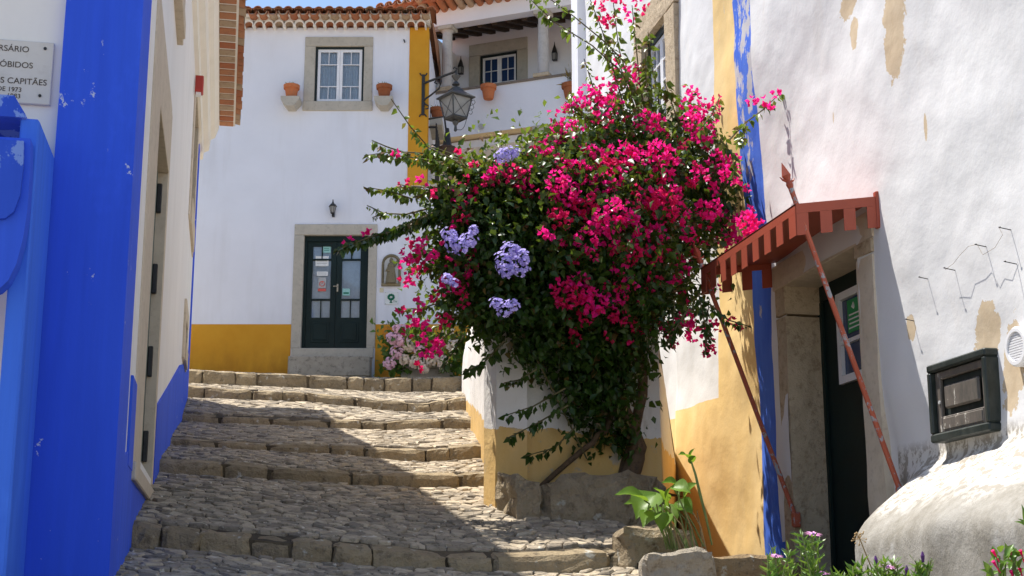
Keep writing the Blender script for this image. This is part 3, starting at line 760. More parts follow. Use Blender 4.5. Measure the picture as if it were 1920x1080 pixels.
for a, b in ((ia, wm - .002), (wm + .002, ib)): sash(MF, win, a, b, iz0, iz1, -.05, [(1, 2), (1.75, 1), (1, 2)], 2)
# roof: scalloped cornice course and barrel tiles
rs = MB(MF); zc = Fp(600, 40)[1]
rs.add([(s_l - .2, .38, zc + .10), (s_r + .05, .38, zc + .10), (s_r + .05, -5.9, zc + .10), (s_l - .2, -5.9, zc + .10), (s_l - .2, -2.7, zc + .62), (s_r + .05, -2.7, zc + .62)], [(0, 1, 5, 4), (3, 2, 5, 4), (1, 2, 5), (0, 3, 4)])
roof = rs.build('roof', M_tile, hf)
def half_pipe(r, ln, t, up=True, n=8, taper=.9):
    """barrel tile shell along -y (into the roof), mouth at y=0"""
    m = MB(); sg = 1 if up else -1
    for (R0, R1) in ((r, r * taper), (r - t, r * taper - t)):
        vs = [(R_ * math.cos(math.pi * j / n), y, sg * R_ * math.sin(math.pi * j / n)) for (R_, y) in ((R0, 0), (R1, -ln)) for j in range(n + 1)]
        m.add(vs, [(j, j + 1, n + 2 + j, n + 1 + j) for j in range(n)])
    m.add([(q * math.cos(math.pi * j / n), 0.0005, sg * q * math.sin(math.pi * j / n)) for q in (r, r - t) for j in range(n + 1)], [(j, j + 1, n + 2 + j, n + 1 + j) for j in range(n)])
    return m
sp = .187; zlow = Fp(600, 49)[1]; zup = Fp(600, 35)[1]
lower = half_pipe(.082, .5, .014).build('tile', M_tile); pan = half_pipe(.085, .6, .014, False).build('tile', M_tile); cover = half_pipe(.088, .6, .016).build('tile', M_tile)
rim = MB()
n_ = 8
for j in range(n_):
    a0, a1 = math.pi * j / n_, math.pi * (j + 1) / n_
    q = [(.072 * math.cos(a0), .07 * math.sin(a0)), (.072 * math.cos(a1), .07 * math.sin(a1)), (.094 * math.cos(a1), .098 * math.sin(a1)), (.094 * math.cos(a0), .098 * math.sin(a0))]
    rim.prism(q, (-.40, .012), 1)
rim.box((-.0935, -.40, -.035), (-.068, .0, .0)); rim.box((.068, -.40, -.035), (.0935, .0, .0))
rim_o = rim.build('mortar_rim', M_mortar)
for vtx in rim_o.data.vertices: pass
def place_tiles(proto, par, M, s0, s1, step, o, z, tilt=0.0, jit=.006, keep=None):
    k = 0; s = s0; out = []
    base = Vector(par.parent.location) if par.parent else Vector(par.location)
    while s < s1:
        ob = proto if (k == 0 and proto.parent is None) else proto.copy()
        if ob is not proto: col.objects.link(ob)
        ob.parent = par
        ml = M @ Matrix.Translation((s + random.uniform(-jit, jit), o + random.uniform(-.012, .012), z + random.uniform(-jit, jit))) @ Matrix.Rotation(tilt, 4, 'X')
        ob.matrix_local = Matrix.Translation(-base) @ ml; s += step; k += 1
    return k
s0_ = Fp(470, 40)[0]
place_tiles(rim_o, roof, MF, s0_, s_r + .02, sp, .17, zlow - .05, 0, .002)
place_tiles(lower, roof, MF, s0_, s_r + .02, sp, .165, zlow - .05, R(2), .002)
place_tiles(pan, roof, MF, s0_ + sp / 2, s_r + .1, sp, .36, zup - .0, R(6))
place_tiles(cover, roof, MF, s0_, s_r + .1, sp, .34, zup + .022, R(6))
cv = MB(MF); cv.box((s_l, -.1, zlow + .035), (s_r + .03, .15, zup - .055)); cv.box((s_l, -.1, zup - .05), (s_r + .05, .28, zup - .02)); cv.build('cornice', M_mortar, hf)
# corbels and pots
def pot_mesh(r=.16, h=.3):
    return [(r * .62, 0), (r * .70, h * .05), (r * .92, h * .70), (r * 1.10, h * .71), (r * 1.14, h * .98), (r * 1.02, h), (r * .95, h * .9), (r * .86, h * .82)]
def make_pot(label, plant):
    o = thing('flower_pot', (0, 0, 0), label, 'flower pot', None)
    MB().lathe(pot_mesh(), n=20).build('pot', M_terra, o, smooth=False)
    MB().lathe([(.001, .252), (.14, .25)], n=12, closed=False).build('soil', M_bed, o)
    n = 26; a = rng.uniform(0, 6.28, n); q = rng.uniform(0, .10, n); P = np.stack([q * np.cos(a), q * np.sin(a), np.full(n, .26) + rng.uniform(0, plant * .3, n)], 1)
    build_np('plant', leaf_arrays(P, rv(n, 1.0), rv(n), rng.uniform(.07, .14, n) * (1 + plant * 2), rng.uniform(.02, .04, n)), M_greenery if plant > .1 else M_hydleaf, o)
    return o
pots = [(546, 184, 'terracotta pot on the corbel left of the upper window'), (720, 184, 'terracotta pot on the corbel right of the upper window')]
pp = None
for (u, v, lb) in pots:
    s_, z_ = Fp(u, v, .18)
    k = MB(MF); k.prism([(s_ - .17, z_ - .01), (s_ + .17, z_ - .01), (s_ + .165, z_ - .07), (s_ + .12, z_ - .13), (s_ + .07, z_ - .19), (s_ - .07, z_ - .19), (s_ - .12, z_ - .13), (s_ - .165, z_ - .07)], (-.02, .33), 1); k.build('corbel', M_stone, hf)
    if pp is None: pp = make_pot(lb, .06); o = pp
    else: o = copy_tree(pp)
    o['label'] = lb; o['group'] = 'flower pots on the walls'; o.location = MF @ Vector((s_, .17, z_ - .008)); o.scale = (.82, .82, .86)
# lantern over the door, niche, signs
def coach_lamp(o, pointed=False):
    if pointed:
        MB().lathe([(.085, .10), (.10, .10), (.055, .26), (.02, .36), (.006, .46)], n=4, ph=R(45)).build('cap', M_iron, o)
        MB().lathe([(.075, -.12), (.092, -.12), (.092, -.10), (.075, -.10)], n=4, ph=R(45)).build('tray', M_iron, o)
        for q in range(4):
            a = R(45 + 90 * q); MB().tube([(.078 * math.cos(a), .078 * math.sin(a), -.11), (.086 * math.cos(a), .086 * math.sin(a), .11)], .01, 5).build('post', M_iron, o)
        MB().lathe([(.06, -.10), (.072, .10)], n=4, ph=R(45)).build('glass', M_lampglass, o)
        m = MB(); m.box((-.03, .10, -.06), (.03, .125, .12)); m.tube([(0, .02, .12), (0, .11, .08)], .012, 6); m.build('bracket', M_iron, o)
    else:
        MB().lathe([(.11, .05), (.115, .06), (.07, .12), (.03, .15), (.012, .22), (.02, .23), (.004, .26)], n=6).build('cap', M_iron, o)
        MB().lathe([(.05, -.12), (.09, .05)], n=6).build('glass', M_lampglass, o)
        for q in range(6):
            a = R(60 * q); MB().tube([(.052 * math.cos(a), .052 * math.sin(a), -.13), (.094 * math.cos(a), .094 * math.sin(a), .055)], .007, 5).build('post', M_iron, o)
        MB().lathe([(.015, -.22), (.03, -.19), (.02, -.17), (.055, -.14), (.055, -.12)], n=8).build('base', M_iron, o)
        m = MB(); m.tube([(0, 0, -.16), (0, .06, -.21), (0, .13, -.19), (0, .16, -.12)], .013, 6); m.box((-.035, .15, -.2), (.035, .175, .02)); m.build('bracket', M_iron, o)
o = thing('wall_lantern', (0, 0, 0), 'small black wall lantern above the dark green double door', 'lantern', 'small black wall lanterns'); coach_lamp(o)
s_, z_ = Fp(624, 391, .11); o.location = MF @ Vector((s_, .115, z_)); o.rotation_euler.z = -YAW; o.scale = (.66, .66, .66)
s_, z_ = Fp(733, 537, 0); s2 = Fp(752, 500)[0]; w2 = (Fp(752, 500)[0] - Fp(716, 500)[0]) / 2; sc = (Fp(752, 500)[0] + Fp(716, 500)[0]) / 2; zt2 = Fp(734, 477)[1]
nc = thing('wall_shrine', MF @ Vector((sc, 0, z_)), 'arched stone relief of a robed saint beside the green door', 'shrine')
def arch(w, z0, z1, k=14):
    zs = z1 - w * 1.15; pts = [(sc - w, z0), (sc - w, zs)]
    for i in range(1, k): t = math.pi * (1 - i / k); pts.append((sc + w * math.cos(t), zs + (z1 - zs) * math.sin(t) ** .85))
    return pts + [(sc + w, zs), (sc + w, z0)]
MB(MF).prism(arch(w2, z_, zt2), (.002, .028), 1).build('backplate', M_bronze, nc)
MB(MF).prism(arch(w2 - .045, z_ + .05, zt2 - .06), (.027, .033), 1).build('field', M_relief_back, nc)
m = MB(MF); A_ = arch(w2 - .02, z_ + .02, zt2 - .03)
m.tube([(a, .035, b) for a, b in A_], .022, 6); m.box((sc - w2, .0, z_), (sc + w2, .06, z_ + .045), .006); m.build('border', M_bronze, nc)
m = MB(MF)
m.lathe([(.10, 0), (.092, .08), (.075, .20), (.06, .29), (.068, .33), (.05, .37), (.02, .375), (.034, .40), (.036, .43), (.022, .46), (.004, .475)], (sc, .04, z_ + .045), 10)
m.tube([(sc + .055, .07, z_ + .34), (sc + .10, .08, z_ + .40), (sc + .11, .085, z_ + .47)], .014, 6); m.tube([(sc - .055, .07, z_ + .34), (sc - .085, .09, z_ + .26), (sc - .03, .12, z_ + .27)], .015, 6); m.build('saint', M_bronze, nc)
r_ = rect((712, 540), (719, 548)); m = MB(MF); m.box((r_[0], .001, r_[2]), (r_[1], .012, r_[3])); tag(m.build('number_tile', m_plain("cream_tile", (.66, .60, .42), .5)), 'tiny cream tile just below the saint relief', 'tile')
r_ = rect((722, 548), (747, 571)); sg = thing('wall_sign', MF @ Vector(((r_[0] + r_[1]) / 2, 0, r_[2])), 'clear square sign with green tree emblem and the letters TH', 'sign')
m = MB(MF); m.box((r_[0], .008, r_[2]), (r_[1], .014, r_[3]), .002); m.build('panel', m_plain("pale_acrylic", (.70, .72, .71), .3, .03), sg)
cx, cz_ = (r_[0] + r_[1]) / 2 - .01, (r_[2] + r_[3]) / 2 + .02
m = MB(MF)
for q in range(9):
    a = 2 * math.pi * q / 9; m.lathe([(.0, -.028), (.028, 0), (.0, .028)], (cx + .045 * math.cos(a), .016, cz_ + .042 * math.sin(a)), 7)
m.box((cx - .012, .014, cz_ - .10), (cx + .012, .018, cz_ - .03)); m.prism([(cx - .03, cz_ - .105), (cx + .03, cz_ - .105), (cx + .012, cz_ - .08), (cx - .012, cz_ - .08)], (.0142, .018), 1); m.build('tree_emblem', M_logo, sg)
me = text_mesh("TH", .055, .001); 
for q in me.vertices: q.co = Vector((q.co.x, q.co.z, q.co.y))
me.transform(Matrix.Translation(-Vector(sg.location)) @ MF @ Matrix.Translation((cx + .035, .016, cz_ - .10))); link('lettering', me, M_logo, sg)
for (u, v) in ((723, 549), (746, 549), (723, 570), (746, 570)):
    s_, z_ = Fp(u, v); m = MB(MF); m.tube([(s_, 0, z_), (s_, .022, z_)], .007, 6); m.build('screw', M_greyprint, sg)
s_, z_ = Fp(759, 79); o = thing('cable_hook', MF @ Vector((s_, 0, z_)), 'tiny dark hook high on the wall beside the yellow pilaster', 'hook'); m = MB(MF); m.tube([(s_, -.01, z_), (s_, .05, z_), (s_ - .02, .06, z_ + .03)], .014, 6); m.build('hook', M_iron, o)

# street lamp on its bracket
sL = thing('street_lamp', MF @ Vector((Fp(794, 180)[0], .02, Fp(794, 218)[1])), 'black iron street lamp hanging from scrolled bracket on the yellow corner', 'street lamp')
def Fo(u, v, o): s_, z_ = Fp(u, v, o); return Vector((s_, o, z_))
b0, b1 = Fo(794, 140, .03), Fo(794, 216, .03)
OL = .42
m = MB(MF); m.box((b0.x - .028, .01, b1.z), (b0.x + .028, .05, b0.z), .006)
for (zz, sg_) in ((b0.z, 1), (b1.z, -1)):
    for sx in (-1, 1): m.tube([(b0.x, .03, zz - .04 * sg_), (b0.x + sx * .05, .03, zz), (b0.x + sx * .065, .03, zz + .03 * sg_)], .012, 6)
m.build('wall_plate', M_iron, sL)
tip = Fo(855, 134, OL)
m = MB(MF); a0 = Vector((b0.x, .04, Fp(798, 158)[1])); m.tube([a0, a0.lerp(tip, .5), tip], .022, 7); m.tube([tip, tip + Vector((.02, .01, .05)), tip + Vector((-.03, 0, .08)), tip + Vector((-.05, 0, .05))], .014, 6); m.build('arm', M_iron, sL)
m = MB(MF); e0 = Vector((b0.x, .04, Fp(797, 190)[1])); mid_ = a0.lerp(tip, .55)
dv = (tip - a0); pts = [e0]
for k in range(1, 8):
    t = k / 7; pts.append(e0.lerp(mid_ + Vector((0, 0, -.02)), t) + Vector((.10 * math.sin(t * math.pi) , 0, -.05 * math.sin(t * math.pi))))
c_ = mid_ + Vector((-.06, 0, -.12)); pts = [e0, e0.lerp(mid_, .35) + Vector((.02, 0, -.06)), e0.lerp(mid_, .7) + Vector((.06, .0, -.09)), mid_ + Vector((.0, 0, -.1)), mid_ + Vector((.0, 0, -.02)), mid_ + Vector((-.08, -.04, -.02)), mid_ + Vector((-.12, -.06, -.09)), mid_ + Vector((-.07, -.04, -.12))]
m.tube(pts, .017, 6); m.tube([e0, e0 + Vector((.04, 0, -.07)), e0 + Vector((.10, 0, -.10)), e0 + Vector((.10, 0, -.15)), e0 + Vector((.05, 0, -.16))], .014, 6); m.build('scroll', M_iron, sL)
lc = tip.copy(); zr = Fp(855, 183, OL)[1]; zb2 = Fp(855, 222, OL)[1]; zap = Fp(855, 163, OL)[1]
def W4(r, z): return [(lc.x + r * math.cos(R(90 * q + 8)), lc.y + r * math.sin(R(90 * q + 8)), z) for q in range(4)]
RT, RB = .31, .205
m = MB(MF); m.tube([tip, Vector((lc.x, lc.y, zap + .13))], .014, 6); m.lathe([(.02, .0), (.075, .02), (.055, .06), (.02, .09), (.05, .13), (.085, .19), (.07, .17), (.02, .14), (.015, .20)], (lc.x, lc.y, zap + .02), 8); m.build('crown', M_lampiron, sL)
m = MB(MF); m.lathe([(RT + .05, -.02), (RT + .055, .0), (.14, .125), (.14, .15), (.10, .17), (.07, .20)], (lc.x, lc.y, zr), 4, R(8)); m.build('hood', M_lampiron, sL)
top4, bot4 = W4(RT - .01, zr - .02), W4(RB, zb2)
for q in range(4):
    m = MB(MF); m.tube([top4[q], bot4[q]], .014, 5); m.tube([bot4[q], bot4[(q + 1) % 4]], .02, 5); m.tube([top4[q], top4[(q + 1) % 4]], .016, 5); m.build('cage_bar', M_lampiron, sL)
    m = MB(MF); i4 = W4(RT - .03, zr - .02); j4 = W4(RB - .015, zb2)
    m.quad(i4[q], i4[(q + 1) % 4], j4[(q + 1) % 4], j4[q]); g_ = m.build('glass_pane', M_lampglass, sL)
    m = MB(MF); m.tube([top4[q], bot4[(q + 1) % 4]], .005, 4); m.tube([top4[(q + 1) % 4], bot4[q]], .005, 4); m.build('cross_wire', M_lampiron, g_)
m = MB(MF); m.lathe([(.012, -.24), (.03, -.22), (.022, -.13), (.05, -.09), (.06, -.05), (.0, -.0)], (lc.x, lc.y, zb2 - .01), 8)
m.add([bot4[0], bot4[1], bot4[2], bot4[3], (lc.x, lc.y, zb2 - .05)], [(0, 1, 4), (1, 2, 4), (2, 3, 4), (3, 0, 4)]); m.build('base', M_lampiron, sL)
m = MB(MF)
e = Vector(top4[0]); f_ = Vector(bot4[0])
for k in range(3):
    p = e.lerp(f_, .15 + .25 * k); m.tube([p, p + Vector((.05, 0, .02)), p + Vector((.07, 0, -.03)), p + Vector((.04, 0, -.07)), p + Vector((.01, 0, -.05))], .006, 5)
pts = [f_.lerp(Vector((lc.x, lc.y, zb2 - .2)), t) + Vector((.03, 0, -.10)) * math.sin(t * math.pi) for t in np.linspace(0, 1, 7)]; m.tube(pts, .006, 5); m.build('curl', M_lampiron, sL)

# side wall of that house: sill with pot, iron grille
MSd = frame(H * DF + E1 * s_r, H, E1)           # s = depth behind the front, o = out from the side wall
def Sp(u, v, o): 
    p = onp(u, v, H * DF + E1 * (s_r + o), E1); return float((p - H * DF) @ H), float(p[2])
s_, z_ = 1.2, Fp(822, 218)[1] + .25
k = MB(MSd); k.box((.75, -.02, z_ - .16), (1.65, .24, z_), .01); k.build('window_sill', M_stone, hf)
o = copy_tree(pp); o['label'] = 'terracotta pot on the side sill behind the street lamp'; o.location = MSd @ Vector((1.0, .13, z_)); 
gr = thing('window_grille', MSd @ Vector((1.2, .1, z_ - 1.6)), 'black iron window grille on the side wall behind the vine shoots', 'grille')
for q in range(6): m = MB(MSd); m.tube([(.55 + .2 * q, .14, z_ - 1.5), (.55 + .2 * q, .14, z_ - .2)], .014, 6); m.build('bar', M_iron, gr)
for zz in (z_ - 1.45, z_ - .3): m = MB(MSd); m.box((.5, .12, zz), (1.6, .155, zz + .03)); m.box((.5, -.01, zz), (.53, .13, zz + .03)); m.box((1.57, -.01, zz), (1.6, .13, zz + .03)); m.build('rail', M_iron, gr)
o = thing('hanging_bracket', MSd @ Vector((.4, 0, z_ - 1.2)), 'dark pointed iron bracket holding a pot below the street lamp', 'bracket')
m = MB(MSd); m.tube([(.3, 0, z_ - .2), (.3, .30, z_ - .15), (.3, .36, z_ - .6)], .02, 6); m.build('arm', M_iron, o)
m = MB(MSd); m.lathe([(.03, .62), (.06, .45), (.10, .2), (.02, -.25)], (.3, .36, z_ - 1.0), 8); m.build('spike', M_iron, o)
m = MB(MSd); m.lathe([(.08, 0), (.15, .22), (.165, .22), (.165, .25), (.14, .25)], (.3, .36, z_ - 1.0), 12); m.build('pot', m_plain("dark_clay", (.07, .045, .035), .8), o)

# ------------------------------------------------------------------ balcony house behind
AZ = YAW + R(112.1); E2 = np.array([math.sin(AZ), math.cos(AZ), 0]); N2 = np.array([math.sin(AZ + R(90)), math.cos(AZ + R(90)), 0])
O2 = onp(850, 165, H * 27, H); O2[2] = 0; ML = frame(O2, E2, N2)
def Lp(u, v, o=0.0): p = onp(u, v, O2 + N2 * o, N2); return float((p - O2) @ E2), float(p[2])
hb = thing('house', (O2[0], O2[1], 6), 'white house with columned tiled balcony behind the street lamp', 'house')
z_pt = Lp(900, 161)[1]; z_pb = Lp(900, 250)[1]; sl_, sr_ = -1.0, 5.6
m = MB(ML); m.box((sl_, -.22, z_pb), (sr_, 0, z_pt - .05)); m.box((sl_, -1.75, z_pt - 1.2), (sr_, -.22, z_pt - 1.05)); m.build('parapet', M_loggia, hb)
m = MB(ML); m.box((sl_, -.25, z_pt - .05), (sr_, .03, z_pt), .006); m.build('coping', m_stone("brown_coping", (.36, .29, .23), (.30, .24, .19), (.2, .16, .13), 6, .4, .01), hb)
BW = -1.7
lw = Lp(900, 98, BW); lw2 = Lp(970, 150, BW); ow = (Lp(899, 150, BW)[0], Lp(970, 120, BW)[0], Lp(935, 168, BW)[1] - .15, Lp(935, 99, BW)[1])
zbeam = Lp(900, 37)[1]
m = MB(ML); m.wall(sl_, sr_, z_pt - 1.2, zbeam + 1.1, [ow], BW, BW - .3); m.box((sl_, BW - 4, 3), (sl_ + .3, -.23, zbeam + .05)); m.build('wall', M_loggia, hb)
b = MB(ML); b.box((ow[0] - .1, BW - .36, ow[2] - .1), (ow[1] + .1, BW - .33, ow[3] + .1)); b.build('unlit_room_sheet', M_dark, hb)
fw_ = .24; stone_frame(hb, ow, (ow[0] - fw_, ow[1] + fw_, ow[2] - .2, ow[3] + .26), 'window_surround', .03, True, frame(O2 + N2 * BW, E2, N2))
MLb = frame(O2 + N2 * BW, E2, N2); fr = MB(MLb); t_ = .05
fr.box((ow[0], -.2, ow[2]), (ow[0] + t_, -.04, ow[3])); fr.box((ow[1] - t_, -.2, ow[2]), (ow[1], -.04, ow[3])); fr.box((ow[0] + t_, -.2, ow[3] - t_), (ow[1] - t_, -.04, ow[3])); win = fr.build('window', M_darkframe, hb)
wm = (ow[0] + ow[1]) / 2
for a, b in ((ow[0] + t_ + .002, wm - .002), (wm + .002, ow[1] - t_ - .002)): sash(MLb, win, a, b, ow[2] + .02, ow[3] - t_ - .002, -.06, [(1, 2)] * 3, 2, .05, .022, M_bluepane, False)
# columns
for (u, ut) in ((839, 36), (1018, 6)):
    s_, zt_ = Lp(u, ut + 4, -.1); 
    m = MB(ML); m.lathe([(.16, .0), (.16, .07), (.135, .09), (.115, .12), (.115, .3), (.10, zbeam - z_pt - .14), (.11, zbeam - z_pt - .12), (.13, zbeam - z_pt - .09), (.105, zbeam - z_pt - .085)], (s_, -.11, z_pt), 16); c_ = m.build('column', m_stone("column_stone", (.58, .55, .52), (.52, .48, .45), (.44, .41, .38), 5, .2, .006), hb, smooth=False)
    m = MB(ML); m.box((s_ - .16, -.27, zbeam - .09), (s_ + .16, .05, zbeam - .002), .012); m.build('capital', M_stone, c_)
    m = MB(ML); m.box((s_ - .17, -.28, z_pt + .002), (s_ + .17, .06, z_pt + .08), .012); m.build('base', M_granite, c_)
m = MB(ML); m.box((sl_, -.24, zbeam), (sr_, .02, zbeam + .36)); m.build('beam', M_loggia, hb)
# roof
RZ = zbeam + .36
m = MB(ML)
m.add([(sl_ - .6, .40, RZ + .02), (sr_, .40, RZ + .02), (sr_, -4.5, RZ + 1.6), (sl_ - .6, -4.5, RZ + 1.6), (sl_ - .6, .40, RZ + .10), (sr_, .40, RZ + .10), (sr_, -4.5, RZ + 1.68), (sl_ - .6, -4.5, RZ + 1.68)], [(0, 1, 2, 3), (4, 5, 6, 7), (0, 1, 5, 4), (1, 2, 6, 5), (3, 0, 4, 7)])
roof2 = m.build('roof', M_tile, hb)
cl = half_pipe(.09, .6, .016).build('tile', M_tile); place_tiles(cl, roof2, ML, sl_ - .5, sr_ - .4, .2, .43, RZ + .11, R(17))
pl2 = half_pipe(.085, .6, .014, False).build('tile', M_tile); place_tiles(pl2, roof2, ML, sl_ - .4, sr_ - .4, .2, .45, RZ + .13, R(17))
m = MB(ML); m.quad((sl_, -.245, zbeam + .06), (sr_, -.245, zbeam + .06), (sr_, BW, zbeam + .52), (sl_, BW, zbeam + .52)); ceil = m.build('roof_underside', M_board, hb)
s_ = sl_ + .2
while s_ < sr_ - .1:
    m = MB(ML); m.add([(s_ + a, o_, z_ + dz) for (o_, z_) in ((-.25, zbeam - .05), (BW, zbeam + .41)) for a in (-.055, .055) for dz in (0, .105)], [(0, 1, 3, 2), (4, 5, 7, 6), (0, 4, 6, 2), (1, 5, 7, 3), (0, 1, 5, 4), (2, 3, 7, 6)]); m.build('rafter', M_wood, ceil); s_ += .32
# vaulted underside
m = MB(ML); n = 10
P = [(-.0 - 1.5 * math.sin(t), z_pb + .0 - .9 * (1 - math.cos(t))) for t in np.linspace(0, math.pi / 2, n + 1)]
for (p, q) in zip(P, P[1:]): m.quad((sl_, p[0] - .003, p[1] - .001), (sr_, p[0] - .003, p[1] - .001), (sr_, q[0], q[1]), (sl_, q[0], q[1]))
m.quad((sl_, -1.5, z_pb - .9), (sr_, -1.5, z_pb - .9), (sr_, -1.5, 3.5), (sl_, -1.5, 3.5)); m.build('vault', M_cream, hb, smooth=True)
s_, z_ = Lp(1012, 252, .0); m = MB(ML); m.prism([(-.9, z_pb), (.02, z_pb), (.0, z_pb - .12), (-.35, z_pb - .35), (-.9, z_pb - .5)], (s_ - .15, s_ + .15), 0)
m.build('corbel', M_stone, hb)
pl_ = None
for (u, v, lb) in ((864, 127, 'black pointed wall lantern on the balcony wall left of its window'), (1040, 101, 'black pointed wall lantern on the balcony wall right of the column')):
    if pl_ is None: pl_ = thing('wall_lantern', (0, 0, 0), lb, 'lantern', 'small black wall lanterns'); coach_lamp(pl_, True); o = pl_
    else: o = copy_tree(pl_)
    o['label'] = lb; s_, z_ = Lp(u, v, BW + .09); o.location = ML @ Vector((s_, BW + .09, z_ - .06)); o.rotation_euler.z = -(AZ - R(90)); o.scale = (.72,) * 3
s_, z_ = Lp(917, 187, .17); o = copy_tree(pp); o['label'] = 'large terracotta pot hooked over the balcony parapet'; o.location = ML @ Vector((s_, .2, z_)); o.scale = (.9, .9, .98)
hk = MB(); hk.tube([(-.1, .14, .2), (-.1, .16, .34), (.0, .24, .37)], .012, 5)
s_, z_ = Lp(1071, 186, .17); o = make_pot('terracotta pot with rusty plant at the right end of the balcony', .8); o['group'] = 'flower pots on the walls'; o.location = ML @ Vector((s_, .2, z_))
s_, z_ = Lp(905, 238); o = thing('spotlight', ML @ Vector((s_, 0, z_)), 'tiny round spotlight low on the balcony front', 'spotlight'); m = MB(ML); m.tube([(s_, -.01, z_), (s_, .06, z_), (s_, .10, z_ - .02)], [.04, .05, .055], 10); m.build('housing', M_greyprint, o)

# ------------------------------------------------------------------ right house
XR = 4.5
def Rw(u, v, x=XR): p = onx(u, v, x); return float(p[1]), float(p[2])
hr = thing('house', (XR + 2, 11, .6), 'old whitewashed house on the right with yellow and blue bands and peeling plaster', 'house')
d_f, d_n = Rw(1474, 575)[0], Rw(1612, 510)[0]; d_t = (Rw(1490, 528)[1] + Rw(1610, 462)[1]) / 2; d_b = 1.35
uw_f, uw_n = Rw(1213, 90)[0], Rw(1258, 90)[0]; uw_t = Rw(1252, 32)[1]; uw_b = Rw(1262, 195)[1] - .1
def bulge(y, z):
    """height above the wall plane of the plastered footing, and the unevenness of old lime plaster"""
    b = 0.0
    t = min(1, max(0, (8.98 - y) / .55)); t = t * t * (3 - 2 * t)
    q = min(1, max(0, (2.46 - z + .05 * noise.noise(Vector((y * 1.3, 0, 7)))) / .58)); b += .62 * t * math.sin(q ** 1.2 * math.pi / 2) ** 1.1
    b += .075 * noise.noise(Vector((y * .5, z * .55 + y * .35, 3.3))) + .020 * noise.noise(Vector((y * 1.7, z * 1.5, 8.1))) + .006 * noise.noise(Vector((y * 6, z * 5, 1.7)))
    if t > 0 and q > 0: b += .018 * t * noise.noise(Vector((y * 3.2, z * 3.2, 5))) + .006 * t * noise.noise(Vector((y * 19, z * 15, 2)))
    f = min(1, max(0, (y - 13.72) / .08)) * (1 if z < 6.0 else 0); b -= .16 * f
    e = min(1, max(0, (y - 17.2) / .6)); b -= .30 * e * e
    return b
cs = .045; Y0, Y1, Z0, Z1 = 4.6, 17.85, .4, 10.2
ny, nz = int((Y1 - Y0) / cs), int((Z1 - Z0) / cs); V = []; idx = {}
m = MB(); Pv = np.zeros((ny + 1, nz + 1, 3))
for i in range(ny + 1):
    for j in range(nz + 1):
        y, z = Y0 + i * cs, Z0 + j * cs; Pv[i, j] = (XR - bulge(y, z), y, z)
F = []
ids = np.arange((ny + 1) * (nz + 1)).reshape(ny + 1, nz + 1)
for i in range(ny):
    for j in range(nz):
        y, z = Y0 + (i + .5) * cs, Z0 + (j + .5) * cs
        if y < 12.35 and z > 7.7: continue
        if (d_n - .02 < y < d_f + .02 and z < d_t + .02) or (uw_n < y < uw_f and uw_b < z < uw_t): continue
        a, b, c, d = ids[i, j], ids[i + 1, j], ids[i + 1, j + 1], ids[i, j + 1]; F += [(a, b, c), (a, c, d)]
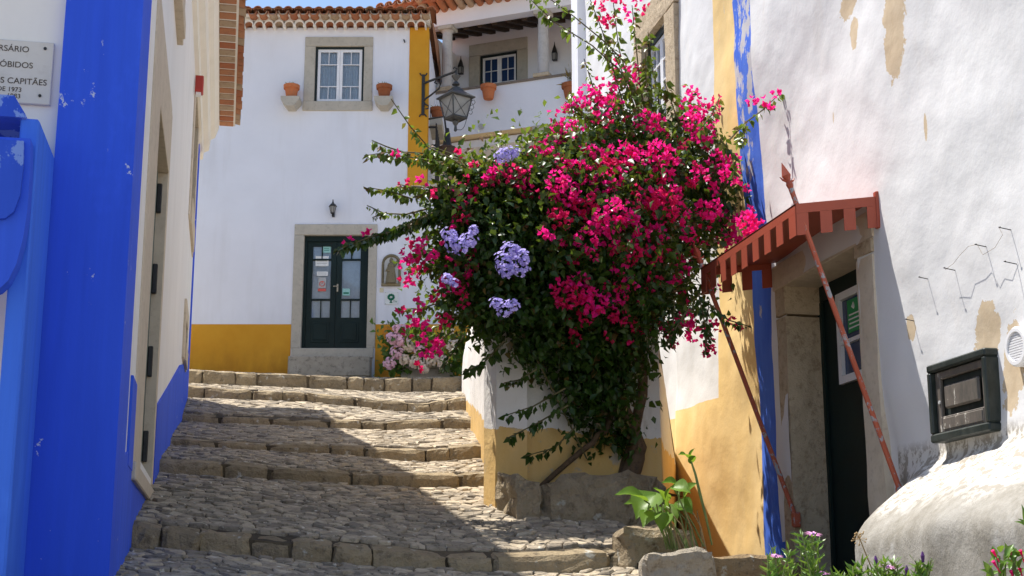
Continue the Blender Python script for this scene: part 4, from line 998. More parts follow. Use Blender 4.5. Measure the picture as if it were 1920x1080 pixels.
def m_rightwall():
    m = Mat("peeling_limewash", .93, .12); x, y, z = m.xyz()
    wob = m.noise(2.2, 5, .6) * .16 - .08; fine = m.noise(11, 5, .7, None, 2) * .10 - .05; w2 = wob + fine
    (ya, za), (yb, zb) = Rw(1374, 0), Rw(1436, 1030)                     # yellow | blue
    k1 = (ya - yb) / (za - zb); e1 = y - (z - zb) * k1 - yb + wob * .35
    (yc, zc_), (yd, zd) = Rw(1408, 0), Rw(1466, 1000); k2 = (yc - yd) / (zc_ - zd); e2 = y - (z - zd) * k2 - yd + wob * .35
    (ye, ze), (yf, zf) = Rw(1338, 0), Rw(1352, 740); k3 = (ye - yf) / (ze - zf); e3 = y - (z - zf) * k3 - yf + wob * .25
    zlow = Rw(1350, 746)[1]; zl2 = Rw(1270, 772)[1]; yl1 = Rw(1350, 746)[0]; yl2 = Rw(1270, 772)[0]
    low = (z - zlow - (y - yl1) * ((zl2 - zlow) / (yl2 - yl1)) + wob * .3).lt(0)
    yel = e1.gt(0) * (e3.lt(0).max(low))
    blu = e1.lt(0) * e2.gt(0)
    # small blue foot beside the door
    (yg, zg), (yh, zh) = Rw(1460, 1018), Rw(1500, 1060); blu = blu.max((z - zg + fine).lt(0) * y.gt(yh) * y.lt(yg + .05))
    white = m.mix(m.noise(1.1, 5, .6, None, 1).ramp(.3, .75), (.71, .71, .72), (.66, .66, .665))
    white = m.mix(m.noise(5, 5, .65, (1, .6, .25), 8).ramp(.58, .85) * .35, white, (.60, .52, .42))
    yc_ = m.mix(m.noise(2.5, 5, .6, (1, 1, .5)).ramp(.3, .7), (.80, .60, .30), (.74, .52, .22))
    bl = m.mix(m.noise(5, 5, .65, (1, 1, .22), 3).ramp(.35, .65), (.055, .14, .62), (.09, .20, .70))
    zf_ = m.noise(4.5, 6, .7, (1, 1.2, .6), 12)
    flake = (zf_ + (z - 5.2) * .05).ramp(.56, .60) * z.gt(3.2)
    bl = m.mix(flake * .9, bl, (.55, .53, .50))
    yc_ = m.mix(m.noise(4, 5, .7, (1, 1, .3), 21).ramp(.66, .72) * .7, yc_, (.62, .56, .46))
    c = m.mix(yel, white, yc_); c = m.mix(blu, c, bl)
    mask = None
    pats = [(1672, 40, .17, .42, .10), (1585, 8, .16, .10, .05), (1598, 60, .07, .16, .0), (1838, 625, .16, .19, 0), (1888, 690, .14, .26, .25), (1720, 890, .15, .12, 0), (1850, 868, .55, .045, -.05), (1873, 860, .04, .08, 0), (1705, 612, .06, .10, 0), (1560, 220, .012, .05, 0), (1728, 240, .02, .10, 0), (1590, 1000, .03, .1, 0)]
    for (u, v, ry, rz, tl) in pats:
        y0, z0 = Rw(u, v); dy = y - y0; dz = z - z0; dy2 = (dy + dz * tl) / ry; dz2 = dz / rz
        q = ((dy2 * dy2 + dz2 * dz2).sqrt() + m.noise(6.0, 5, .7, None, u * .37) * 1.7 - .85).lt(.95)
        mask = q if mask is None else mask.max(q)
    raw = m.mix(m.noise(9, 5, .6).ramp(.3, .7), (.60, .49, .35), (.52, .41, .28)); c = m.mix(mask, c, raw)
    fb = (2.58 - z + m.noise(3, 5, .6, None, 6) * .16 - .08).ramp(0, .08) * y.lt(9.0); fl = m.noise(20, 6, .72, (1, .7, .5), 17)
    top = m.mix(fl.ramp(.46, .52), (.30, .27, .225), (.62, .60, .56)); c = m.mix(fb * .95, c, top)
    ft = (2.22 - z + m.noise(2.5, 5, .65, None, 6) * .5 - .25).ramp(0, .2) * y.lt(9.0)
    low = m.mix(m.noise(4, 6, .65, None, 9).ramp(.38, .62), (.22, .205, .175), (.34, .325, .295)); low = m.mix(m.noise(1.6, 4, .6, None, 23).ramp(.55, .62), low, (.42, .41, .39)); c = m.mix(ft * .95, c, low)
    m.color(c)
    m.bump(m.noise(2.2, 6, .58) * 1.0 + m.noise(7, 5, .6, (1, .6, 1), 31) * .22 + m.noise(30, 4, .6) * .05 + mask * -.5 + (m.noise(34, 6, .75) * (2.3 - z).ramp(0, .3) * y.lt(9.0) * .8), .36, .03); return m.m
wallR = build_np('wall', (Pv.reshape(-1, 3), np.array(F)), m_rightwall(), hr); wallR.data.polygons.foreach_set('use_smooth', [True] * len(wallR.data.polygons))
m = MB(); m.box((XR + .5, Y0, .2), (XR + .85, d_n - .3, 7.6)); m.box((XR + .05, Y1 + .0, 0), (10, Y1 + .35, Z1)); m.box((10, 12.4, 0), (10.3, Y1 + .35, Z1)); m.box((10, Y0, 0), (10.3, 12.39, 7.6)); m.box((XR + .25, Y0, 0), (10, Y0 + .3, 7.6)); m.box((XR + .02, 12.36, 6.5), (10, 12.6, Z1)); m.build('inner_wall', M_white_shade, hr)
m = MB()
for (ya, yb, zz, xo_) in ((Y0 - .2, 12.33, 7.72, -.06), (12.36, Y1 + .3, Z1 + .02, .06)): m.add([(XR + xo_, ya, zz), (XR + xo_, yb, zz), (7.4, yb, zz + 1.2), (7.4, ya, zz + 1.2), (10.6, yb, zz), (10.6, ya, zz)], [(0, 1, 2, 3), (2, 4, 5, 3)])
m.build('roof', M_tile, hr)
# door of the right house
def bx(mb, x0, x1, y0, y1, z0, z1, ch=0, jit=0): return mb.box((x0, y0, z0), (x1, y1, z1), ch, jit)
DX = XR + .31
zj = onx(1500, 575, XR)[2]
m = MB(); rough_block(m, lambda a, b, c: (XR - .015 + .33 * a, d_f - .012 + .2 * b, d_b - .4 + (zj - d_b + .4) * c), (4, 2, 14), .010, 3, .1); dsu = m.build('door_surround', M_granite, hr)
m = MB(); rough_block(m, lambda a, b, c: (XR - .02 + .34 * a, d_f - .018 + .2 * b, zj - .004 + (d_t + .004 - zj) * c), (4, 2, 3), .004, 5, .0); m.build('jamb', M_granite, dsu)
zc1 = Rw(1625, 478)[1]
m = MB(); rough_block(m, lambda a, b, c: (XR - .03 + .34 * a, d_n - .27 + .272 * b, d_b - .4 + (zc1 - d_b + .4) * c), (3, 3, 14), .007, 8, .1); m.build('jamb', M_stone_frame, dsu)
m = MB(); rough_block(m, lambda a, b, c: (XR - .035 + .34 * a, d_n - .27 + .278 * b, zc1 - .004 + (d_t + .004 - zc1) * c), (3, 3, 3), .005, 9, .0); m.build('jamb', M_granite, dsu)
m = MB(); rough_block(m, lambda a, b, c: (XR - .03 + .34 * a, d_n - .30 + (d_f - d_n + .52) * b, d_t + .21 * c), (3, 8, 3), .010, 12, .1); m.build('lintel', M_stone_frame, dsu)
m = MB(); bx(m, DX + .3, DX + .33, d_n - .6, d_f + .5, d_b - .3, d_t + .5); m.build('unlit_room_sheet', M_dark, hr)
wz1 = onx(1580, 550, DX)[2]; wz0 = onx(1600, 715, DX)[2]; wy1 = onx(1574, 600, DX)[1]; wy0 = d_n - .02
m = MB(); bx(m, DX - .02, DX + .03, d_n - .1, d_f + .02, wz1 + .003, d_t + .01); bx(m, DX - .0, DX + .03, d_n - .1, d_f + .02, d_b - .2, wz0 - .003); bx(m, DX, DX + .03, wy1 + .003, d_f + .02, wz0 - .003, wz1 + .003); bx(m, DX, DX + .03, d_n - .1, wy0 - .06, wz0 - .003, wz1 + .003)
bx(m, DX - .025, DX - .003, d_f - .06, d_f + .02, d_b - .2, wz1); dR = m.build('door', M_green, hr)
ft_ = .065; m = MB(); zm = wz0 + (wz1 - wz0) * .44
MDx = Matrix(((0, -1, 0, DX), (1, 0, 0, 0), (0, 0, 1, 0), (0, 0, 0, 1)))
m.M = MDx; m.wall(wy0 - .06, wy1, wz0, wz1, [(wy0, wy1 - ft_, wz0 + ft_, zm - .02), (wy0, wy1 - ft_, zm + .02, wz1 - ft_)], .03, -.03); m.build('window_frame', M_whitewood, dR)
m = MB(); bx(m, DX + .0, DX + .006, wy0, wy1 - ft_, wz0 + ft_, zm - .02); bx(m, DX + .0, DX + .006, wy0, wy1 - ft_, zm + .02, wz1 - ft_); m.build('pane', M_bluepane, dR)
a = onx(1589, 565, DX); b = onx(1617, 620, DX); m = MB(); bx(m, DX - .006, DX - .002, min(a[1], b[1]), a[1], b[2] + .02, a[2]); st_ = m.build('sticker', m_plain("green_sticker", (.02, .28, .09), .5, .05), dR)
m = MB(); yy0, yy1 = min(a[1], b[1]), a[1]; hh = a[2] - b[2]
for q in range(4): bx(m, DX - .008, DX - .0065, yy0 + .02, yy1 - .02 - .01 * (q % 2), b[2] + .05 + q * .035, b[2] + .062 + q * .035)
m.lathe([(.001, -.03), (.02, -.012), (.001, .03)], (DX - .008, (yy0 + yy1) / 2, a[2] - .055), 8); m.build('print', M_paper, st_)
# upper window
UX = XR + .03
def uframe(y0, y1, z0, z1, sd, mt): m = MB(); rough_block(m, lambda a, b, c: (XR - .07 + .32 * a, y0 + (y1 - y0) * b, z0 + (z1 - z0) * c), (3, 4, 6), .008, sd, .1); return m
us = uframe(uw_n - .32, uw_n + .01, uw_b - .1, uw_t - .003, 21, M_granite).build('window_surround', M_granite, hr)
uframe(uw_f - .01, uw_f + .3, uw_b - .1, uw_t - .003, 22, M_granite).build('jamb', M_granite, us)
uframe(uw_n - .34, uw_f + .32, uw_t, uw_t + .36, 23, M_granite).build('lintel', M_granite, us)
uframe(uw_n - .36, uw_f + .34, uw_b - .36, uw_b - .103, 24, M_granite).build('sill', M_granite, us)
m = MB(); bx(m, UX - .02, UX + .05, uw_n, uw_f, uw_t - .09, uw_t); bx(m, UX - .02, UX + .05, uw_n, uw_n + .05, uw_b, uw_t - .09); bx(m, UX - .02, UX + .05, uw_f - .05, uw_f, uw_b, uw_t - .09); uwin = m.build('window', M_darkframe, hr)
MU = Matrix(((0, -1, 0, UX), (1, 0, 0, 0), (0, 0, 1, 0), (0, 0, 0, 1))); um = (uw_n + uw_f) / 2
for a, b in ((uw_n + .052, um - .002), (um + .002, uw_f - .052)): sash(MU, uwin, a, b, uw_b, uw_t - .093, -.0, [(1, 2)] * 4, 2, .05, .025, M_glass, True)
m = MB(); bx(m, UX + .2, UX + .23, uw_n - .2, uw_f + .2, uw_b - .2, uw_t + .2); m.build('unlit_room_sheet', M_dark, hr)
# awning
aw = thing('door_awning', (XR, 9.8, 3.6), 'red oxide metal door canopy with notched edge on two spear poles', 'awning')
Bk = onx(1648, 372, XR); yR_, zB = Bk[1], Bk[2]; yL_ = onx(1455, 505, XR)[1]
Fr = ony(1490, 386, yR_); xF = Fr[0]; zF = Fr[2]; Fl = onx(1314, 506, xF); yL_ = Fl[1]
th_ = .012
m = MB(); m.add([(xF, yR_, zF), (XR + .03, yR_, zB), (XR + .03, yL_, zB), (xF, yL_, zF), (xF, yR_, zF + th_), (XR + .03, yR_, zB + th_), (XR + .03, yL_, zB + th_), (xF, yL_, zF + th_)], [(0, 1, 2, 3), (4, 5, 6, 7), (0, 1, 5, 4), (2, 3, 7, 6), (3, 0, 4, 7)]); m.build('roof_sheet', M_redsheet, aw)
def valance(p0, p1, n, nm, t, start=1):
    m = MB(); p0, p1 = Vector(p0), Vector(p1); d_ = (p1 - p0); nn = Vector((d_.y, -d_.x, 0)).normalized() * t
    def piece(a, b, h0, h1):
        A, B = p0 + d_ * a, p0 + d_ * b; vs = []
        for off in (Vector((0, 0, 0)), nn):
            for q, h in ((A, h0), (B, h0), (B, h1), (A, h1)): vs.append(q + off + Vector((0, 0, h)))
        m.add(vs, [(0, 1, 2, 3), (4, 5, 6, 7), (0, 1, 5, 4), (1, 2, 6, 5), (2, 3, 7, 6), (3, 0, 4, 7)])
    piece(0, 1, -.055, .014)
    for k in range(n):
        if (k + start) % 2 == 0: piece(k / n, (k + 1) / n, -.215, -.056)
    m.build(nm, M_redsheet, aw)
valance((xF, yR_, zF), (xF, yL_, zF), 17, 'valance', .006, 0); valance((xF + .007, yR_, zF), (XR - .01, yR_, zB), 7, 'valance', .006, 0); valance((xF + .007, yL_, zF), (XR - .01, yL_, zB), 7, 'valance', -.006, 0)
m = MB(); bx(m, XR - .03, XR + .02, yR_ - .015, yR_ + .03, zB - .22, zB + .05, .004); m.build('wall_bracket', M_redsheet, aw)
for (pt, ft__) in (((1484, 330), (1687, 918)), ((1321, 452), (1490, 965))):
    yy = yR_ if pt[0] > 1400 else yL_
    pb = onx(*ft__, XR - .03); top = Vector((xF + .03, yy + .02, zF - .0)); bot = Vector((pb[0], pb[1], pb[2])); dd = (top - bot).normalized(); tipp = top + dd * (.14 if pt[0] > 1400 else .06)
    m = MB(); m.tube([bot, bot.lerp(tipp, .5), tipp], .019, 8); pole = m.build('pole', M_redpole, aw)
    m = MB(); m.tube([tipp, tipp + dd * .03, tipp + dd * .06, tipp + dd * .10, tipp + dd * .20], [.018, .026, .016, .034, .002], 8); 
    for sx in (-1, 1): m.tube([tipp + dd * .05, tipp + dd * .065 + Vector((.04 * sx, 0, 0)), tipp + dd * .085 + Vector((.055 * sx, 0, 0))], [.012, .008, .003], 5)
    m.build('finial', M_redsheet, pole)
    m = MB(); m.box((bot.x - .02, bot.y - .03, bot.z - .10), (bot.x + .04, bot.y + .03, bot.z + .02), .008); m.build('foot_plate', M_redpole, pole)
# meter hatch
ht = thing('meter_hatch', (XR, 8.1, 2.5), 'small flaking dark green hatch low on the peeling right wall', 'hatch')
xh = XR - .045
hy1, hy0 = Rw(1740, 760, xh)[0], Rw(1850, 730, xh)[0]; hz1 = (Rw(1737, 688, xh)[1] + Rw(1840, 650, xh)[1]) / 2; hz0 = (Rw(1747, 834, xh)[1] + Rw(1862, 803, xh)[1]) / 2
for nm, y0, y1, z0, z1 in (('frame', hy0, hy1, hz0, hz0 + .055), ('rail', hy0, hy1, hz1 - .05, hz1), ('stile', hy0, hy0 + .045, hz0 + .056, hz1 - .051), ('stile', hy1 - .045, hy1, hz0 + .056, hz1 - .051)):
    m = MB(); bx(m, xh, XR + .09, y0, y1, z0, z1, .010, .001); m.build(nm, M_hatch, ht)
m = MB(); iy0, iy1, jz0, jz1 = hy0 + .048, hy1 - .048, hz0 + .06, hz1 - .055
bx(m, xh + .075, XR + .085, iy0, iy1, jz0, jz1)
for (y0, y1, z0, z1) in ((iy0, iy0 + .06, jz0, jz1), (iy1 - .06, iy1, jz0, jz1), (iy0 + .061, iy1 - .061, jz0, jz0 + .10), (iy0 + .061, iy1 - .061, jz1 - .05, jz1)): bx(m, xh + .035, xh + .062, y0, y1, z0, z1, .005)
lf = m.build('door', M_hatchpanel, ht)
m = MB(); bx(m, xh + .030, xh + .059, iy0 + .07, iy1 - .07, jz0 + .010, jz0 + .092, .008); m.build('lower_panel', M_hatchpanel, lf)
m = MB(); bx(m, xh + .032, xh + .061, iy0 + .105, iy1 - .105, jz0 + .145, jz1 - .095, .012); m.build('panel', M_hatchpanel, lf)
m = MB(); bx(m, xh + .066, xh + .0745, iy0 + .062, iy1 - .062, jz0 + .101, jz1 - .051); m.build('groove', M_hatch, lf)
for zz in (jz0 + .08, jz1 - .1): m = MB(); m.tube([(xh + .025, iy0 + .008, zz - .035), (xh + .025, iy0 + .008, zz + .035)], .008, 7); m.build('hinge', M_drystem, lf)
m = MB(); m.tube([(xh + .038, iy1 - .045, (jz0 + jz1) / 2), (xh + .028, iy1 - .045, (jz0 + jz1) / 2)], .012, 8); m.build('lock', M_greyprint, lf)
# vent
vy, vz = Rw(1914, 650); vt = thing('air_vent', (XR, vy, vz), 'round white slatted vent beside the flaking hatch', 'vent')
MV = Matrix(((0, 0, -1, XR - .005), (1, 0, 0, vy), (0, 1, 0, vz), (0, 0, 0, 1)))
m = MB(MV); m.lathe([(.085, -.03), (.118, -.03), (.118, .022), (.108, .034), (.088, .034), (.085, .02)], n=28); m.build('ring', M_whitewood, vt)
m = MB(MV); m.lathe([(.001, .008), (.086, .008)], n=20, closed=False); m.build('backing', M_dark, vt)
for k in range(11):
    b = -.074 + .0148 * k; a = math.sqrt(.087 ** 2 - b * b); m = MB(MV); m.box((-a, b - .0045, .010), (a, b + .0045, .026)); m.build('slat', M_whitewood, vt)
# nails and wire on the wall
nl = thing('wall_wire', (XR, 8.5, 3.4), 'thin loose wire strung between nails on the bare right wall', 'wire')
pts = [(1772, 506), (1790, 494), (1800, 478), (1818, 462), (1832, 458), (1845, 478), (1856, 470), (1868, 464), (1880, 440), (1876, 428)]
m = MB(); m.tube([(XR - .020 - .008 * (k % 2), *Rw(u, v, XR - .02)) for k, (u, v) in enumerate(pts)], .0012, 5); m.build('wire', M_drystem, nl)
for (u, v) in ((1727, 521), (1774, 504), (1833, 460), (1878, 428), (1888, 492), (1702, 600)):
    y, z = Rw(u, v, XR - .03); m = MB(); m.tube([(XR + .05, y, z - .01), (XR - .045, y + .004, z + .006)], .003, 5); m.tube([(XR - .043, y - .009, z + .006), (XR - .043, y + .009, z + .007)], .003, 5); m.build('nail', M_iron, nl)

# ------------------------------------------------------------------ low walled porch in the middle
PC = ony(1238, 805, PA[1] + .35); PC[2] = 0; PD = np.array([XR + .2, 14.3, 0])
po = thing('garden_wall', (PA[0], PA[1], surf(PA[0], PA[1])), 'low white wall with worn yellow base behind the bougainvillea', 'wall')
ztA, ztB = 4.45, ony(867, 632, 22.6)[2]
def m_porch():
    m = Mat("porch_limewash", .92, .15); x, y, z = m.xyz()
    zn = Fpz = ony(928, 809, PA[1])[2]; zf2 = ony(869, 741, 22.6)[2]; k = (zf2 - zn) / (22.6 - PA[1])
    kk = (y - PA[1]) * k; front = 1 * (y - PA[1] - (x - PA[0]) * ((PC[1] - PA[1]) / (PC[0] - PA[0]))).lt(.12) * x.gt(PA[0] + .02) + x.gt(PC[0] - .05)
    front = front.min(1.0); lim = front * (zn + .02) + (1 - front) * (kk + zn)
    edge = z - lim + m.noise(3, 5, .65) * .22 - .11 * 1.0
    white = m.mix(m.noise(2, 5).ramp(.3, .7), (.80, .78, .76), (.70, .67, .63)); white = m.mix(m.noise(7, 6, .7, (1, 1, .3), 4).ramp(.6, .75) * .5, white, (.45, .38, .28))
    yel = m.mix(m.noise(4, 6, .65, (1, 1, .4)).ramp(.3, .7), (.72, .50, .22), (.64, .41, .14)); yel = m.mix(m.noise(5, 6, .7, None, 14).ramp(.58, .68), yel, (.46, .40, .32))
    m.color(m.mix(edge.lt(0), white, yel)); m.bump(m.noise(6, 7, .65) + m.noise(40, 4) * .15, .5, .03); return m.m
def soft_wall(mb, A, B, za, zb, n=24, k=14, t=.25, amp=.03):
    A, B = np.array(A), np.array(B); d = (B - A)[:2]; ln = np.linalg.norm(d); d /= ln; nn = np.array([d[1], -d[0]])
    rows = []
    for i in range(n + 1):
        p = A[:2] + (B - A)[:2] * i / n; r = []
        zt = za + (zb - za) * i / n
        for j in range(k + 1):
            z = .6 + (zt - .6) * j / k; w_ = amp * noise.noise(Vector((p[0] * 1.3, p[1] * 1.3, z * 1.3))); rd = -.06 * max(0, (j / k - .93) / .07)
            q = p + nn * (w_ + rd); r.append((q[0], q[1], z))
        q = p - nn * t; r.append((q[0], q[1], zt + .01)); r.append((q[0], q[1], .6)); rows.append(r)
    L_ = len(rows[0]); mb.add([v for r in rows for v in r], [(i * L_ + j, (i + 1) * L_ + j, (i + 1) * L_ + j + 1, i * L_ + j + 1) for i in range(n) for j in range(L_ - 1)])
    mb.add(rows[0], [list(range(L_))]); mb.add(rows[-1], [list(range(L_))])
m = MB(); soft_wall(m, (PB[0], PB[1], 0), (PA[0], PA[1], 0), ztB, ztA, 60, 30); M_porch = m_porch(); m.build('side', M_porch, po, smooth=False)
m = MB(); soft_wall(m, (PA[0] + .002, PA[1] + .01, 0), (PC[0], PC[1], 0), ztA, 4.02, 24, 30); m.build('front', M_porch, po)
m = MB(); soft_wall(m, (PC[0] + .002, PC[1] + .01, 0), (PD[0], PD[1], 0), 4.02, 2.75, 12, 20); m.build('return', M_porch, po)
m = MB(); n = 8; m.add([(PA[0] + .1, PA[1] + .1, ztA - .02), (PB[0] + .1, PB[1], ztB - .02), (XR + .4, PB[1], ztB - .02), (PD[0], PD[1], 2.73), (PC[0], PC[1] + .1, 3.98)], [(0, 1, 2, 3, 4)]); m.build('terrace', M_stone, po)

# ------------------------------------------------------------------ planters of stone
pg = thing('stone_planter', (2.7, PA[1] - .5, 2), 'low dark planter of rough stone at the foot of the bougainvillea', 'planter')
PY = PA[1] - .55
f0 = foot(962, 962, 9.4); f1 = foot(1100, 978, 9.4)
pt = [(ony(938, 900, PY + .4)[0], PY + .42), (ony(975, 900, PY)[0], PY + .05), (ony(1070, 930, PY - .05)[0], PY - .08), (ony(1160, 930, PY)[0], PY - .02), (ony(1248, 930, PY + .3)[0], PY + .25)]
hts = [ony(945, 880, PY + .4)[2], ony(985, 886, PY)[2], ony(1070, 896, PY)[2], ony(1160, 888, PY)[2], ony(1240, 878, PY + .2)[2]]
for k, (ta, tb) in enumerate(((0, 1.5), (1.42, 4))):
    def fx(a, b, c, ta=ta, tb=tb):
        t = ta + (tb - ta) * a; q = min(3, int(t)); f = t - q; f = f * f * (3 - 2 * f)
        x = pt[q][0] + (pt[q + 1][0] - pt[q][0]) * (t - q); y = pt[q][1] + (pt[q + 1][1] - pt[q][1]) * f + .26 * b
        z1 = hts[q] + (hts[q + 1] - hts[q]) * f + .035 * noise.noise(Vector((x * 4, 1, k))); z0 = surf0(x, y) - .12
        if x > 2.9: z0 -= .3
        return (x, y - .09 * (1 - c) * (1 - b) + .05 * c, z0 + (z1 - z0) * c)
    m = MB(); rough_block(m, fx, (12 if k else 7, 4, 8), .045, 40 + k, .8); m.build('stone', M_planter, pg)
m = MB(); m.add([(pt[0][0] + .05, pt[0][1] + .1, hts[1] - .1), (pt[2][0], pt[2][1] + .15, hts[1] - .1), (pt[4][0], pt[4][1] + .1, hts[1] - .1), (PC[0] + .3, PC[1] + .3, hts[1] - .08), (PA[0], PA[1] + .2, hts[1] - .08)], [(0, 1, 2, 3, 4)]); m.build('soil', M_bed, pg)
pt2 = thing('stone_trough', (3.3, 8.9, 1.7), 'bleached rough stone trough holding a broad leaved green plant', 'planter')
def stone_px(u0, u1, vt0, vt1, vb, y, dep, mat, seed, amp=.03, n=(8, 4, 6), nm='stone'):
    A, B = ony(u0, vt0, y), ony(u1, vt1, y); zb = ony(u0, vb, y)[2]
    def fx(a, b, c):
        x = A[0] + (B[0] - A[0]) * a; zt = A[2] + (B[2] - A[2]) * a; return (x + .0, y + dep * b, zb + (zt - zb) * c)
    m = MB(); rough_block(m, fx, n, amp, seed, .8); m.build(nm, mat, pt2)
stone_px(1168, 1310, 982, 985, 1085, 9.0, .35, M_planter, 51, .03, (9, 4, 6))
stone_px(1208, 1345, 1036, 1030, 1130, 8.35, .16, M_palestone, 53, .028, (14, 4, 8))
stone_px(1325, 1490, 1044, 1040, 1130, 8.42, .18, M_brownstone, 54, .02)
m = MB(); p = ony(1290, 1045, 8.7); m.box((p[0] - .25, 8.5, p[2] - .4), (p[0] + .75, 9.3, p[2] - .03)); m.build('soil', M_bed, pt2)
# ------------------------------------------------------------------ bougainvillea
bg = thing('bougainvillea', (3.6, 12.4, 2.4), 'large magenta bougainvillea climbing over the low wall in the middle', 'shrub')
def wall_y(u, v): return Rw(u, v)[0]
def bgy(u, v, front=0.0):
    """how far away the vine hangs: in front of the low wall, then along the right house"""
    y = PA[1] + .05 + .0012 * max(0, u - 930) - .62 * math.sin(math.pi * min(1, max(0, (v - 150) / 560)) ** 1.25) * min(1, max(.35, (u - 800) / 250)) * min(1, max(0, (1310 - u) / 130))
    if u > 1000: y = min(y + max(0, 330 - v) * .004, wall_y(u, v) - .35)
    return y - front
def in_poly(x, y, P):
    c = False; j = len(P) - 1
    for i in range(len(P)):
        if (P[i][1] > y) != (P[j][1] > y) and x < (P[j][0] - P[i][0]) * (y - P[i][1]) / (P[j][1] - P[i][1]) + P[i][0]: c = not c
        j = i
    return c
SIL = [(860,362),(895,330),(940,318),(1000,312),(1030,275),(1085,258),(1120,215),(1180,200),(1225,232),(1270,218),(1290,205),(1325,222),(1350,300),(1362,380),(1385,430),(1360,450),(1310,455),(1285,530),(1305,600),(1290,600),(1270,560),(1200,590),(1195,680),(1170,740),(1172,850),(1110,860),(1085,790),(1040,700),(985,655),(935,620),(895,620),(875,590),(855,540),(820,510),(818,470),(850,430),(825,385)]
centers = []
while len(centers) < 820:
    u, v = random.uniform(740, 1430), random.uniform(170, 880)
    if in_poly(u, v, SIL): centers.append((u, v, random.uniform(-.38, .42)))
Pl = []; 
for (u, v, dz) in centers:
    dens = .5 if (500 < v < 600 and 930 < u < 1020) or v < 260 else .55 if u > 1245 else .9 if v > 720 else 1.0
    n = int(random.uniform(44, 76) * dens); r = random.uniform(.08, .19); y = bgy(u, v) + dz
    c = ony(u, v, min(y, wall_y(u, v) - .12)); Pl.append(c + rng.normal(size=(n, 3)) * np.array([r, r, r * .9]) * .75)
P = np.concatenate(Pl); P = P[P[:, 0] < XR - .08]; n = len(P)
A = rv(n, -.75); Nn = nrm(rng.normal(size=(n, 3)) * .8 + np.array([-.35, -.1, .9]))
Lf = rng.uniform(.05, .09, n); build_np('leaves', leaf_arrays(P, A, Nn, Lf, Lf * rng.uniform(.55, .75, n)), M_leaf, bg, kind='stuff')
DSH = PA[1] + .0 - 11.75
def px_path(pts, dep):
    out = []
    for k, (u, v) in enumerate(pts):
        d = (dep[k] if hasattr(dep, '__len__') else dep) + DSH; out.append(ony(u, v, d))
    return out
